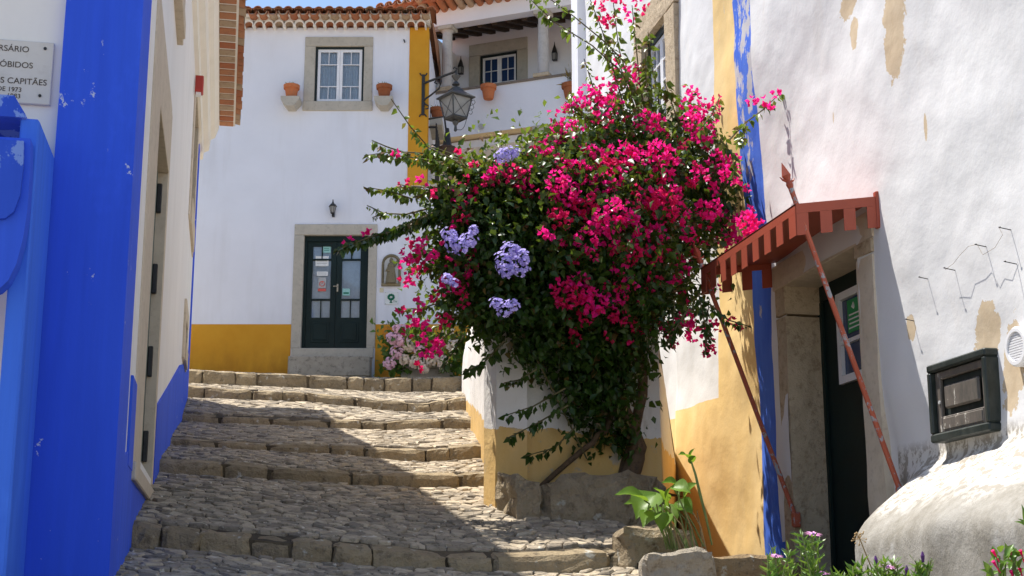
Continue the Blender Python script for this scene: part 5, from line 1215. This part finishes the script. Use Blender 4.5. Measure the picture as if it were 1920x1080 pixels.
SPR = [  # (path in the photo, depth, number of leaves, young, leaf size)
 ([(985,-10),(1040,42),(1110,85),(1160,130),(1205,190)], [12.0,12.0,12.0,12.1,12.3], 26, 1, .10),
 ([(1150,5),(1160,90),(1180,160),(1200,215)], [12.3,12.3,12.3,12.3], 24, 1, .10), ([(1185,10),(1192,80),(1200,160),(1215,240)], 12.4, 24, 1, .10),
 ([(1215,60),(1222,120),(1235,190),(1240,250)], 12.5, 24, 1, .10), ([(1130,60),(1165,130),(1190,200)], 12.2, 12, 1, .10), ([(1095,110),(1108,150),(1118,185)], 12.2, 8, 1, .08),
 ([(1270,180),(1230,165),(1170,175),(1130,190)], 12.4, 16, 1, .10), ([(1245,150),(1262,200),(1275,240)], 12.4, 14, 1, .10),
 ([(733,185),(770,238),(800,272),(850,290),(930,330)], [11.3,11.4,11.5,11.6,11.7], 16, 1, .085),
 ([(683,292),(740,284),(800,288),(870,300),(930,330)], [11.2,11.3,11.4,11.5,11.6], 44, 1, .085), ([(697,263),(725,275),(770,290)], 11.3, 12, 1, .07), ([(790,300),(830,310),(890,330)], 11.4, 30, 1, .085),
 ([(690,352),(730,358),(770,372),(830,350)], 11.3, 22, 1, .08), ([(745,345),(790,355),(850,375)], 11.4, 30, 1, .085),
 ([(633,468),(680,450),(730,432),(780,412),(845,385)], [11.0,11.1,11.2,11.3,11.5], 62, 0, .095), ([(760,425),(800,412),(850,400)], 11.4, 32, 0, .09),
 ([(688,385),(720,400),(760,402),(800,392)], 11.4, 26, 1, .055), ([(698,408),(725,398)], 11.4, 6, 1, .05),
 ([(1465,172),(1432,205),(1400,228),(1368,262)], [11.3,11.4,11.5,11.6], 20, 1, .085), ([(1400,228),(1395,255),(1378,270)], 11.15, 12, 1, .08), ([(1375,330),(1380,300),(1350,260)], 11.2, 12, 0, .08),
 ([(748,580),(790,578),(850,560)], 11.5, 20, 1, .075), ([(770,480),(800,470),(850,470)], 11.4, 22, 1, .07), ([(765,505),(800,500),(850,505)], 11.4, 20, 1, .07), ([(770,610),(800,620),(850,600)], 11.5, 22, 1, .075), ([(780,660),(810,650),(850,620)], 11.5, 20, 1, .08), ([(830,690),(850,660),(870,630)], 11.5, 20, 0, .08),
 ([(945,780),(1000,762),(1060,728)], 11.3, 14, 0, .095), ([(950,822),(1005,795),(1065,760)], 11.3, 15, 0, .095), ([(945,718),(975,712),(1010,690)], 11.3, 10, 0, .09), ([(868,697),(905,682),(945,640)], 11.3, 12, 0, .10), ([(985,855),(1040,840),(1080,800)], 11.4, 12, 0, .09),
 ([(1405,612),(1365,600),(1330,570)], 11.0, 9, 0, .075), ([(1225,670),(1205,640),(1190,600)], 11.5, 12, 0, .09), ([(1335,640),(1320,600),(1310,550)], 11.1, 16, 0, .075), ([(1255,640),(1270,610),(1290,580)], 11.2, 12, 0, .075),
 ([(1020,-10),(1075,30),(1130,75),(1175,120)], 12.0, 16, 1, .09), ([(1105,-5),(1130,60),(1150,130),(1170,200)], 12.2, 22, 1, .10), ([(1210,100),(1212,160),(1225,230)], 12.3, 22, 1, .10), ([(1160,200),(1200,215),(1250,235)], 12.2, 22, 1, .09),
 ([(1060,190),(1090,215),(1130,240)], 12.0, 18, 1, .08), ([(840,310),(880,318),(930,335)], 11.4, 30, 1, .085), ([(800,275),(835,292),(880,318)], 11.35, 22, 1, .085), ([(730,290),(780,296),(830,305)], 11.25, 30, 1, .085), ([(720,355),(770,350),(820,352)], 11.3, 26, 1, .08), ([(700,445),(745,428),(800,405)], 11.15, 34, 0, .095),
 ([(1040,240),(1060,260),(1090,280)], 11.9, 16, 1, .07), ([(1005,245),(1040,250),(1085,262)], 11.8, 20, 1, .08), ([(960,290),(1000,285),(1050,300)], 11.5, 24, 1, .08), ([(1068,170),(1085,205),(1120,235)], 12.0, 16, 1, .08), ([(1350,180),(1335,215),(1310,245)], 11.6, 14, 1, .08), ([(1330,560),(1325,610),(1322,665)], 11.2, 16, 0, .075), ([(1265,560),(1262,610),(1250,650)], 11.4, 16, 0, .075), ([(990,250),(1020,262),(1050,290)], 11.9, 14, 1, .07),
]
leafA = []; leafB = []; indiv = []; tw = MB()
for (pts, dep, n, young, ls) in SPR:
    path = px_path(pts, dep); tw.tube(path, [.004 + .006 * k / len(path) for k in range(len(path))], 5)
    n = int(n * 2.5); ts = np.sort(rng.uniform(.02, .98, n)) * (len(path) - 1)
    for t in ts:
        k = min(int(t), len(path) - 2); p = path[k] + (path[k + 1] - path[k]) * (t - k); ax = nrm(path[k + 1] - path[k])
        side = nrm(np.cross(ax, rng.normal(size=3))); a = nrm(side * .7 + np.array([0, 0, -.75]) - ax * .25); nr_ = nrm(np.cross(a, rng.normal(size=3)) + np.array([-.2, -.3, .35]))
        l = ls * random.uniform(.5, 1.0); item = (p + a * .012, a, nr_, l, l * random.uniform(.52, .68)); (leafB if young else leafA).append(item); indiv.append((l / p[1], item, young))
indiv.sort(key=lambda q: -q[0]); chosen = indiv[:280]; chs = set(id(q[1]) for q in chosen)
for (_, it, young) in chosen:
    V_, F_ = leaf_arrays(*[np.array([q]) if not np.isscalar(q) else np.array([q]) for q in it]); build_np('leaf', (V_, F_), M_leaf_young if young else M_leaf, bg)
for lst, mt in ((leafA, M_leaf), (leafB, M_leaf_young)):
    ls_ = [q for q in lst if id(q) not in chs]
    if ls_: build_np('small_leaves', leaf_arrays(*[np.array([q[k] for q in ls_]) for k in range(5)]), mt, bg, kind='stuff')
# yellow green young leaves on the sunlit shell
cs_ = []
for (u, v, r, n) in ((900,335,55,260),(850,380,45,200),(960,315,50,220),(1050,285,45,180),(1110,240,45,120),(870,430,40,110),(1010,330,50,120),(800,470,30,60),(830,540,35,70),(800,620,30,70),(1180,250,60,160),(1290,270,50,110),(1100,480,60,110),(1250,470,60,120),(1330,300,40,80),(1000,360,60,120),(1210,560,60,110),(1120,590,40,80),(1310,450,50,100),(1360,350,30,60)):
    c = ony(u, v, bgy(u, v) - .15); rr = r / FPX * 11.3; cs_.append(c + rng.normal(size=(n, 3)) * np.array([rr, rr * .8, rr]) * .8)
P = np.concatenate(cs_); P = P[P[:, 0] < XR - .1]; n = len(P); Lf = rng.uniform(.05, .08, n); build_np('young_leaves', leaf_arrays(P, rv(n, -.4), nrm(rng.normal(size=(n, 3)) + np.array([-.4, 0, .9])), Lf, Lf * .62), M_leaf_young, bg, kind='stuff')
tw.build('twigs', M_twig, bg, kind='stuff')
def branch(pts, dep, r0, r1, nm='branch'):
    P = px_path(pts, dep); Q = []; n = len(P)
    for k in range(n - 1):
        for t in (0, .33, .66): Q.append(P[k] + (P[k + 1] - P[k]) * t + np.array(noise.noise_vector(Vector(P[k] * 3 + t * 2))) * .025)
    Q.append(P[-1]); m = MB(); m.tube(Q, [r0 + (r1 - r0) * k / (len(Q) - 1) for k in range(len(Q))], 9); return m.build(nm, M_bark, bg, smooth=True)
branch([(1180,895),(1195,840),(1165,760),(1150,680),(1130,560),(1120,450)], [11.95,11.95,11.95,12.0,12.0,12.0], .085, .04, 'trunk'); branch([(1165,890),(1185,820),(1205,740),(1200,650),(1210,540)], 12.05, .06, .03, 'trunk')
branch([(1010,915),(1095,840),(1135,805),(1155,760),(1150,700)], [11.75,11.75,11.8,11.9,11.95], .022, .03); branch([(1120,470),(1060,410),(980,370),(880,350)], 11.9, .03, .012); branch([(1130,520),(1200,420),(1220,300),(1210,200)], 12.1, .035, .012); branch([(1150,560),(1250,480),(1310,400),(1340,320)], [12.4,12.3,12.2,12.1], .03, .012); branch([(1120,560),(1020,540),(900,520),(810,500)], 11.8, .03, .01)
FL = [(1145,20,34),(1133,42,14),(1185,8,18),(1203,16,14),(1180,32,10),(1165,135,20),(1186,140,20),(1180,158,16),(1108,183,24),(1140,178,22),(1150,195,20),(1085,190,13),(1070,205,10),(1130,205,14),(1213,228,24),(1232,232,18),(1300,200,26),(1325,218,28),(1296,230,22),(1318,250,24),(1300,172,10),(1348,300,24),(1368,328,22),(1312,330,18),(1340,355,14),(1330,392,26),(1345,402,22),(1383,428,28),(1405,418,26),(1365,450,22),(1410,440,16),(1240,385,34),(1268,400,26),(1218,372,22),(1258,368,22),(1160,392,26),(1178,410,20),(1168,288,26),(1190,300,20),(1232,288,28),(1255,300,20),(1245,325,20),(1110,295,28),(1135,310,24),(1080,325,28),(1060,365,28),(1095,385,26),(1130,345,24),(1045,340,20),(1150,330,20),(1028,298,22),(1062,245,24),(1040,260,20),(1085,238,14),(1015,275,10),(1140,440,24),(1100,450,22),(1180,470,20),(1222,480,20),(1232,440,20),(1290,440,16),(1050,408,22),(1022,440,14),(1120,415,22),(1200,430,18),(1160,500,14),(1085,540,28),(1060,556,26),(1112,568,24),(1150,560,22),(1100,590,16),(1162,592,16),(1182,530,14),(1040,530,10),(1280,508,16),(1262,530,12),(1282,598,18),(1300,618,22),(1328,645,14),(1252,622,14),(1335,612,12),(1340,540,10),(940,318,18),(962,330,20),(988,352,14),(918,330,12),(1000,320,12),(870,338,8),(852,365,9),(790,342,9),(812,362,8),(850,420,9),(770,478,16),(785,498,14),(792,455,12),(806,480,12),(775,520,9),(768,530,6),(862,520,18),(842,530,16),(882,500,12),(820,556,11),(792,610,14),(812,650,18),(800,668,10),(780,572,12),(832,600,14),(775,592,9),(790,640,9),(1428,192,10),(1455,175,8),(1408,190,8),(1445,200,6),(690,438,6),(655,454,6),(742,289,5),(860,290,8),(890,306,8),(1370,600,6),(1385,612,6)]
def bracts(c, r, n):
    q = rng.normal(size=(n, 3)); q = nrm(q) * (rng.uniform(.35, 1, (n, 1)) ** .5) * r * np.array([1, .8, .95]); C = c + q
    out = nrm(q + rng.normal(size=(n, 3)) * .5 * r); V = []; 
    Pp = np.repeat(C, 3, 0); ph = np.tile(np.arange(3) * 2.094, n) + np.repeat(rng.uniform(0, 6.28, n), 3); O = np.repeat(out, 3, 0)
    t1 = nrm(np.cross(O, np.array([.3, .2, .93]))); t2 = np.cross(O, t1); d = t1 * np.cos(ph)[:, None] + t2 * np.sin(ph)[:, None]
    A = nrm(d * .75 + O * .65); N_ = nrm(O - d * .8); L_ = rng.uniform(.030, .044, len(Pp)); return leaf_arrays(Pp, A, N_, L_, L_ * .9, .12, -.1)
for (u, v, r) in FL:
    front = .22 if 1000 < u < 1400 else .15
    y = bgy(u, v) - random.uniform(.36, .36 + front)
    if u < 850: y = PA[1] - .75 + random.uniform(0, .25)
    if u > 1290 and v > 395: y = max(y, bgy(u, v) - .08)
    y = min(y, wall_y(u, v) - .15)
    if u > 1400: y = min(y, 11.0 + DSH)
    rr = r / FPX * y * 1.08; n = max(5, int((r / 25) ** 2 * (44 if v > 60 else 24))); build_np('flower_cluster', bracts(ony(u, v, y), rr, n), M_bract_red if random.random() < .2 else M_bract, bg, 'stuff')
for (u, v, n_) in ((1015,268,3),(1000,285,3),(1062,205,4),(1040,215,2),(1095,170,4),(1345,190,5),(1290,168,4),(1375,300,4),(1395,350,4),(1400,395,4),(760,500,4),(762,520,3),(770,455,3),(752,575,3),(768,620,3),(780,690,3),(760,345,3),(700,448,2),(820,640,3),(1230,610,4),(1260,640,4),(1330,660,4),(1345,610,3),(1205,220,4),(1155,110,3),(1120,155,3),(1020,575,3),(1030,600,2)):
    build_np('flower_cluster', bracts(ony(u, v, min(bgy(u, v) - .25, wall_y(u, v) - .15)), .05, n_ + 2), M_bract_red if n_ % 2 else M_bract, bg, 'stuff')
sc_ = []
for k in range(520):
    u, v, _ = random.choice(centers)
    if v < 640 and not (880 < u < 1050 and 370 < v < 640): sc_.append(bracts(ony(u, v, min(bgy(u, v) - random.uniform(.05, .5), wall_y(u, v) - .15)), random.uniform(.02, .07), random.randint(1, 5)))
build_np('scattered_flowers', merge(sc_), M_bract_red, bg, kind='stuff')
# lilac climber threaded through it
lc_ = thing('lilac_climber', (2.7, 11.6, 3), 'lilac plumbago flowers threaded through the left of the bougainvillea', 'flower')
def florets(c, r, n, fl):
    q = nrm(rng.normal(size=(n, 3))) * (rng.uniform(.3, 1, (n, 1)) ** .5) * r; C = c + q; O = nrm(q + np.array([-.2, -.5, .3]) * r)
    k = 5; Pp = np.repeat(C, k, 0); O = np.repeat(O, k, 0); ph = np.tile(np.arange(k) * 2 * math.pi / k, n) + np.repeat(rng.uniform(0, 6, n), k)
    t1 = nrm(np.cross(O, np.array([.3, .2, .93]))); t2 = np.cross(O, t1); d = t1 * np.cos(ph)[:, None] + t2 * np.sin(ph)[:, None]
    L_ = np.full(len(Pp), fl); return leaf_arrays(Pp, nrm(d + O * .15), O, L_, L_ * .9, .05, .05)
for arr in ([(842,440,14),(848,456,16),(864,462,14),(880,448,14),(888,432,10)], [(945,490,18),(955,470,16),(972,498,20),(980,482,14),(950,505,14),(968,470,8)], [(930,570,12),(945,580,14),(962,572,12)], [(940,292,12),(955,288,14),(966,284,10)], [(838,522,9),(852,530,8)]):
    build_np('blossom', merge([florets(ony(u, v, 10.6 + DSH), r / FPX * 12.4, int(r * 2.9), .0165) for (u, v, r) in arr]), M_lilac, lc_)
P = np.concatenate([ony(u, v, 11.5 + DSH) + rng.normal(size=(40, 3)) * .09 for (u, v) in ((860,465),(960,510),(945,590),(900,480))]); n = len(P); Lf = rng.uniform(.05, .09, n)
build_np('leaves', leaf_arrays(P, rv(n, -.5), rv(n, .8), Lf, Lf * .5), M_leaf, lc_, kind='stuff')
m = MB(); m.tube(px_path([(1100,860),(1020,700),(960,590),(950,500),(900,470),(860,455)], [11.7,11.5,11.4,11.4,11.4,11.4]), .007, 5); m.build('stem', M_twig, lc_)

# ------------------------------------------------------------------ hydrangea
hp = onp(790, 700, H * 23.6, H); hy = thing('hydrangea', hp, 'bushy hydrangea with pink and faded cream heads below the shrine', 'shrub')
hx = lambda u, v, d: onp(u, v, H * d, H)
P = []
for k in range(70):
    u, v = random.uniform(722, 880), random.uniform(622, 705)
    P.append(hx(u, v, 23.6 + random.uniform(-.35, .45)) + rng.normal(size=(14, 3)) * .1)
P = np.concatenate(P); n = len(P); Lf = rng.uniform(.10, .17, n); build_np('leaves', leaf_arrays(P, nrm(rng.normal(size=(n, 3)) + np.array([0, -.6, -.2])), nrm(rng.normal(size=(n, 3)) + np.array([-.2, -.4, .9])), Lf, Lf * .65), M_hydleaf, hy, kind='stuff')
for (u, v, r, pk) in ((735,634,9,1),(751,637,11,1),(744,660,10,1),(730,681,9,1),(758,674,8,0),(778,678,10,0),(809,674,11,0),(832,679,11,0),(758,618,9,1),(794,690,8,0),(852,650,12,0),(767,648,9,0),(745,616,7,1),(840,620,8,0),(820,648,8,0),(785,655,8,1)):
    build_np('flower_head', florets(hx(u, v, 23.25), r / FPX * 23.5 * 1.32, int(r * 10), .030), M_hyd_pink if pk else M_hyd_pale, hy)
m = MB()
for k in range(9): u = 740 + k * 14; m.tube([hx(u + random.uniform(-5, 5), 706, 23.7), hx(u + random.uniform(-9, 9), 650, 23.6)], .012, 5)
m.build('stems', M_stem, hy, kind='stuff')
tr_ = thing('flower_trough', hx(800, 704, 23.7), 'pale stone trough half hidden under the hydrangea', 'planter'); MT = frame(H * 23.75, E1, -H)
a = hx(752, 690, 23.5); b = hx(850, 704, 23.5); sa, sb = float(a @ E1), float(b @ E1)
m = MB(MT); m.box((sa, -.02, b[2] - .25), (sb, .25, a[2]), .015); m.build('basin', M_stone, tr_); m = MB(MT); m.box((sa - .02, -.04, a[2] + .002), (sb + .02, .27, a[2] + .04), .01); m.build('rim', M_stone, tr_)

# ------------------------------------------------------------------ arum plant in the trough
ar = thing('arum_plant', ony(1285, 1030, 8.7), 'broad leaved arum plant with long stalks in the stone trough', 'plant')
def broad_leaf(base, tip, width, bow, face, par, mat=M_calla):
    """heart-shaped blade as a curved grid with midrib"""
    base, tip = Vector(base), Vector(tip); ax = tip - base; L_ = ax.length; ax.normalize(); face = Vector(face); sd_ = ax.cross(face).normalized(); up = sd_.cross(ax)
    prof = [.0, .52, .88, 1.0, .93, .74, .46, .2, .0]; vs = []; n = len(prof)
    for i, wv in enumerate(prof):
        t = i / (n - 1); c = base + ax * L_ * t + up * (bow * math.sin(t * math.pi) * L_)
        for j in range(-2, 3):
            f = j / 2; e = c + sd_ * f * wv * width * .5 + up * (abs(f) ** 1.5 * .22 * width * wv + .02 * width * math.sin(t * 14 + f * 3)) - ax * (L_ * .16 * abs(f) * (1 - t) ** 2)
            vs.append(e)
    m = MB(); m.add(vs, [(i * 5 + j, i * 5 + j + 1, (i + 1) * 5 + j + 1, (i + 1) * 5 + j) for i in range(n - 1) for j in range(4)]); return m.build('leaf', mat, par, smooth=True)
lv = [((1215, 955), (1170, 945), .13, 8.8, (1255, 1030)), ((1245, 940), (1225, 915), .12, 8.8, (1262, 1030)), ((1270, 945), (1300, 965), .13, 8.85, (1285, 1030)), ((1228, 965), (1205, 990), .14, 8.6, (1255, 1030)), ((1285, 930), (1310, 905), .10, 8.9, (1300, 1028)), ((1250, 965), (1240, 1000), .12, 8.6, (1262, 1032)), ((1208, 938), (1152, 928), .13, 8.6, (1250, 1030)), ((1226, 930), (1192, 975), .20, 8.7, (1265, 1028)), ((1232, 930), (1222, 965), .15, 8.9, (1262, 1030)), ((1255, 945), (1258, 912), .09, 8.65, (1258, 1030)), ((1262, 915), (1296, 925), .13, 8.75, (1320, 1025)), ((1275, 915), (1240, 905), .11, 8.85, (1290, 1028)), ((1296, 865), (1272, 852), .10, 8.8, (1335, 1020)), ((1296, 866), (1303, 840), .07, 8.8, (1335, 1022)), ((1250, 950), (1268, 985), .12, 8.9, (1270, 1030)), ((1240, 955), (1215, 975), .14, 8.95, (1256, 1030))]
for (b, t, w_, y, r_) in lv:
    pb, ptp = ony(*b, y), ony(*t, y - .08); broad_leaf(pb, ptp, w_ * 1.05, .10, (random.uniform(-.5, -.1), -.55, .8), ar)
    pr_ = ony(*r_, 8.75); md = (pr_ + pb) / 2 + np.array([random.uniform(-.04, .04), 0, .06]); m = MB(); m.tube([pr_, (pr_ + md) / 2 + np.array([0, 0, .015]), md, (md + pb) / 2 + np.array([0, 0, .02]), pb], .0055, 6); m.build('stalk', M_stem, ar)
for k in range(9):
    u0 = 1268 + k * 7; y = 8.7 + random.uniform(-.1, .15); m = MB(); u1 = u0 - random.uniform(10, 55); v1 = random.uniform(945, 990)
    m.tube([ony(u0, 1032, y), ony((u0 * .6 + u1 * .4), (1032 + v1) / 2 - 8, y), ony(u1, v1, y)], [.006, .005, .003], 6); m.build('stalk', M_drystem if k % 3 else M_stem, ar)

# ------------------------------------------------------------------ foreground flowers
def daisy(par, c, r):
    c = Vector(c); n = 16; V = []; m = MB()
    for k in range(n):
        a = 2 * math.pi * k / n + random.uniform(-.08, .08); d_ = Vector((math.cos(a), math.sin(a), .10 - .28 * math.sin(a) * -1 + random.uniform(-.05, .08))); t = Vector((-math.sin(a), math.cos(a), 0))
        m.add([c + d_ * r * .15, c + d_ * r * .6 + t * r * .13 + Vector((0, 0, .003)), c + d_ * r, c + d_ * r * .6 - t * r * .13 + Vector((0, 0, .003))], [(0, 1, 2), (0, 2, 3)])
    fl = m.build('flower_head', M_daisy, par); MB().lathe([(r * .2, -.004), (r * .2, .004), (.001, .012)], c, 8).build('flower_eye', m_eye, fl)
m_eye = m_plain("dark_flower_eye", (.10, .03, .16), .6, .1)
def leafy_stem(par, base, top, n, ls, mat):
    base, top = np.array(base), np.array(top); m = MB(); md = (base + top) / 2 + rng.normal(size=3) * .02; m.tube([base, md, top], [.006, .005, .003], 6); m.build('stem', M_stem, par)
    t = rng.uniform(.15, 1, n); P = base + (top - base) * t[:, None]; A = nrm(rng.normal(size=(n, 3)) * np.array([1, 1, .3]) + np.array([0, 0, .9])); L_ = ls * rng.uniform(.6, 1.1, n); build_np('leaves', leaf_arrays(P, A, nrm(np.cross(A, rng.normal(size=(n, 3)))), L_, L_ * .24, .1, -.08), mat, par)
FGY = 6.3
spec = [((1525, 1003), 14, (1530, 1075), 'tall pink daisy in front of the stone door jamb'), ((1455, 1044), 11, (1462, 1085), 'pink daisy in front of the blue painted foot'), ((1665, 1064), 13, (1665, 1110), 'pink daisy in front of the whitewashed footing'), ((1543, 1076), 12, (1550, 1110), 'pink daisy half out of the picture below the tall one')]
for (h, r, b, lb) in spec:
    base = ony(b[0], 1180, FGY); o = thing('daisy_plant', base, lb, 'flower', 'pink daisies by the right hand wall'); c = ony(*h, FGY)
    leafy_stem(o, base, c - np.array([0, 0, .006]), 8, .06, M_daisyleaf); daisy(o, c, r / FPX * 6.5 * 1.35)
    for q in range(7):
        top = ony(b[0] + random.uniform(-30, 30), b[1] - random.uniform(18, 60) - (28 if h[1] < 1010 else 0), FGY + random.uniform(-.1, .1)); leafy_stem(o, base + rng.normal(size=3) * np.array([.03, .03, 0]), top, 34, .062, M_daisyleaf)
for (u, v, lb) in ((1600, 1048, 'bushy green daisy foliage before the dark doorway'), (1642, 1050, 'daisy foliage with a closed dark bud left of the footing'), (1730, 1042, 'daisy foliage with a tall dark bud before the footing'), (1700, 1068, 'short daisy foliage between the flower and the tall bud')):
    base = ony(u, 1180, FGY); o = thing('daisy_plant', base, lb, 'plant', 'leafy daisy clumps without open flowers')
    for q in range(8): leafy_stem(o, base + rng.normal(size=3) * np.array([.03, .03, 0]), ony(u + random.uniform(-18, 18), v + random.uniform(4, 30), FGY), 30, .06, M_daisyleaf)
    if 'bud' in lb:
        t = ony(u, v, FGY); m = MB(); m.tube([t - np.array([0, 0, .03]), t, t + np.array([0, 0, .02])], [.006, .010, .003], 6); m.build('bud', m_eye, o); leafy_stem(o, base, t - np.array([0, 0, .02]), 6, .05, M_daisyleaf)
al = thing('dry_seedhead', ony(1650, 1180, 6.5), 'dried round allium seedhead against the dark door', 'plant'); c = ony(1612, 1010, 6.5)
m = MB(); m.tube([ony(1655, 1180, 6.5), ony(1640, 1080, 6.5), c], [.005, .004, .003], 6); m.build('stem', M_drystem, al)
for k in range(26):
    d_ = nrm(rng.normal(size=3) + np.array([0, 0, .25])); e = c + d_ * random.uniform(.028, .042); m = MB(); m.tube([c, e], .0011, 4); m.lathe([(.001, -.004), (.005, 0), (.001, .005)], e, 6); m.build('floret', M_drystem, al)
mr = thing('four_oclock_plant', ony(1885, 1180, 5.6), 'green plant with thin magenta trumpet flowers at the right edge', 'plant')
for (u, v) in ((1870, 1050), (1885, 1040), (1900, 1055), (1860, 1068), (1912, 1070), (1880, 1075), (1905, 1040)):
    base, top = ony(1885, 1180, 5.6), ony(u, v, 5.6); m = MB(); m.tube([base, (base + top) / 2, top], .004, 5); m.build('stem', M_stem, mr)
    for q in range(4):
        a = nrm(rng.normal(size=3) + np.array([0, -.3, .2])); b_ = top + rng.normal(size=3) * .012; broad_leaf(b_, b_ + a * random.uniform(.04, .065), .032, .08, (-.2, -.5, .8), mr, M_daisyleaf)
for (u, v) in ((1861, 1032), (1893, 1030), (1913, 1032), (1862, 1052), (1895, 1070), (1912, 1066)):
    a, b_ = ony(u, v, 5.58), ony(u + random.uniform(4, 14), v + 22, 5.6); m = MB(); m.tube([b_, (a + b_) / 2, a], [.003, .003, .008], 7); m.build('flower', M_bract, mr)
m = MB(); b_ = ony(1925, 990, 5.6); 
for (u, v) in ((1902, 978), (1908, 972), (1915, 945)): broad_leaf(b_, ony(u, v, 5.6), .03, .1, (-.2, -.5, .8), mr, M_daisyleaf)
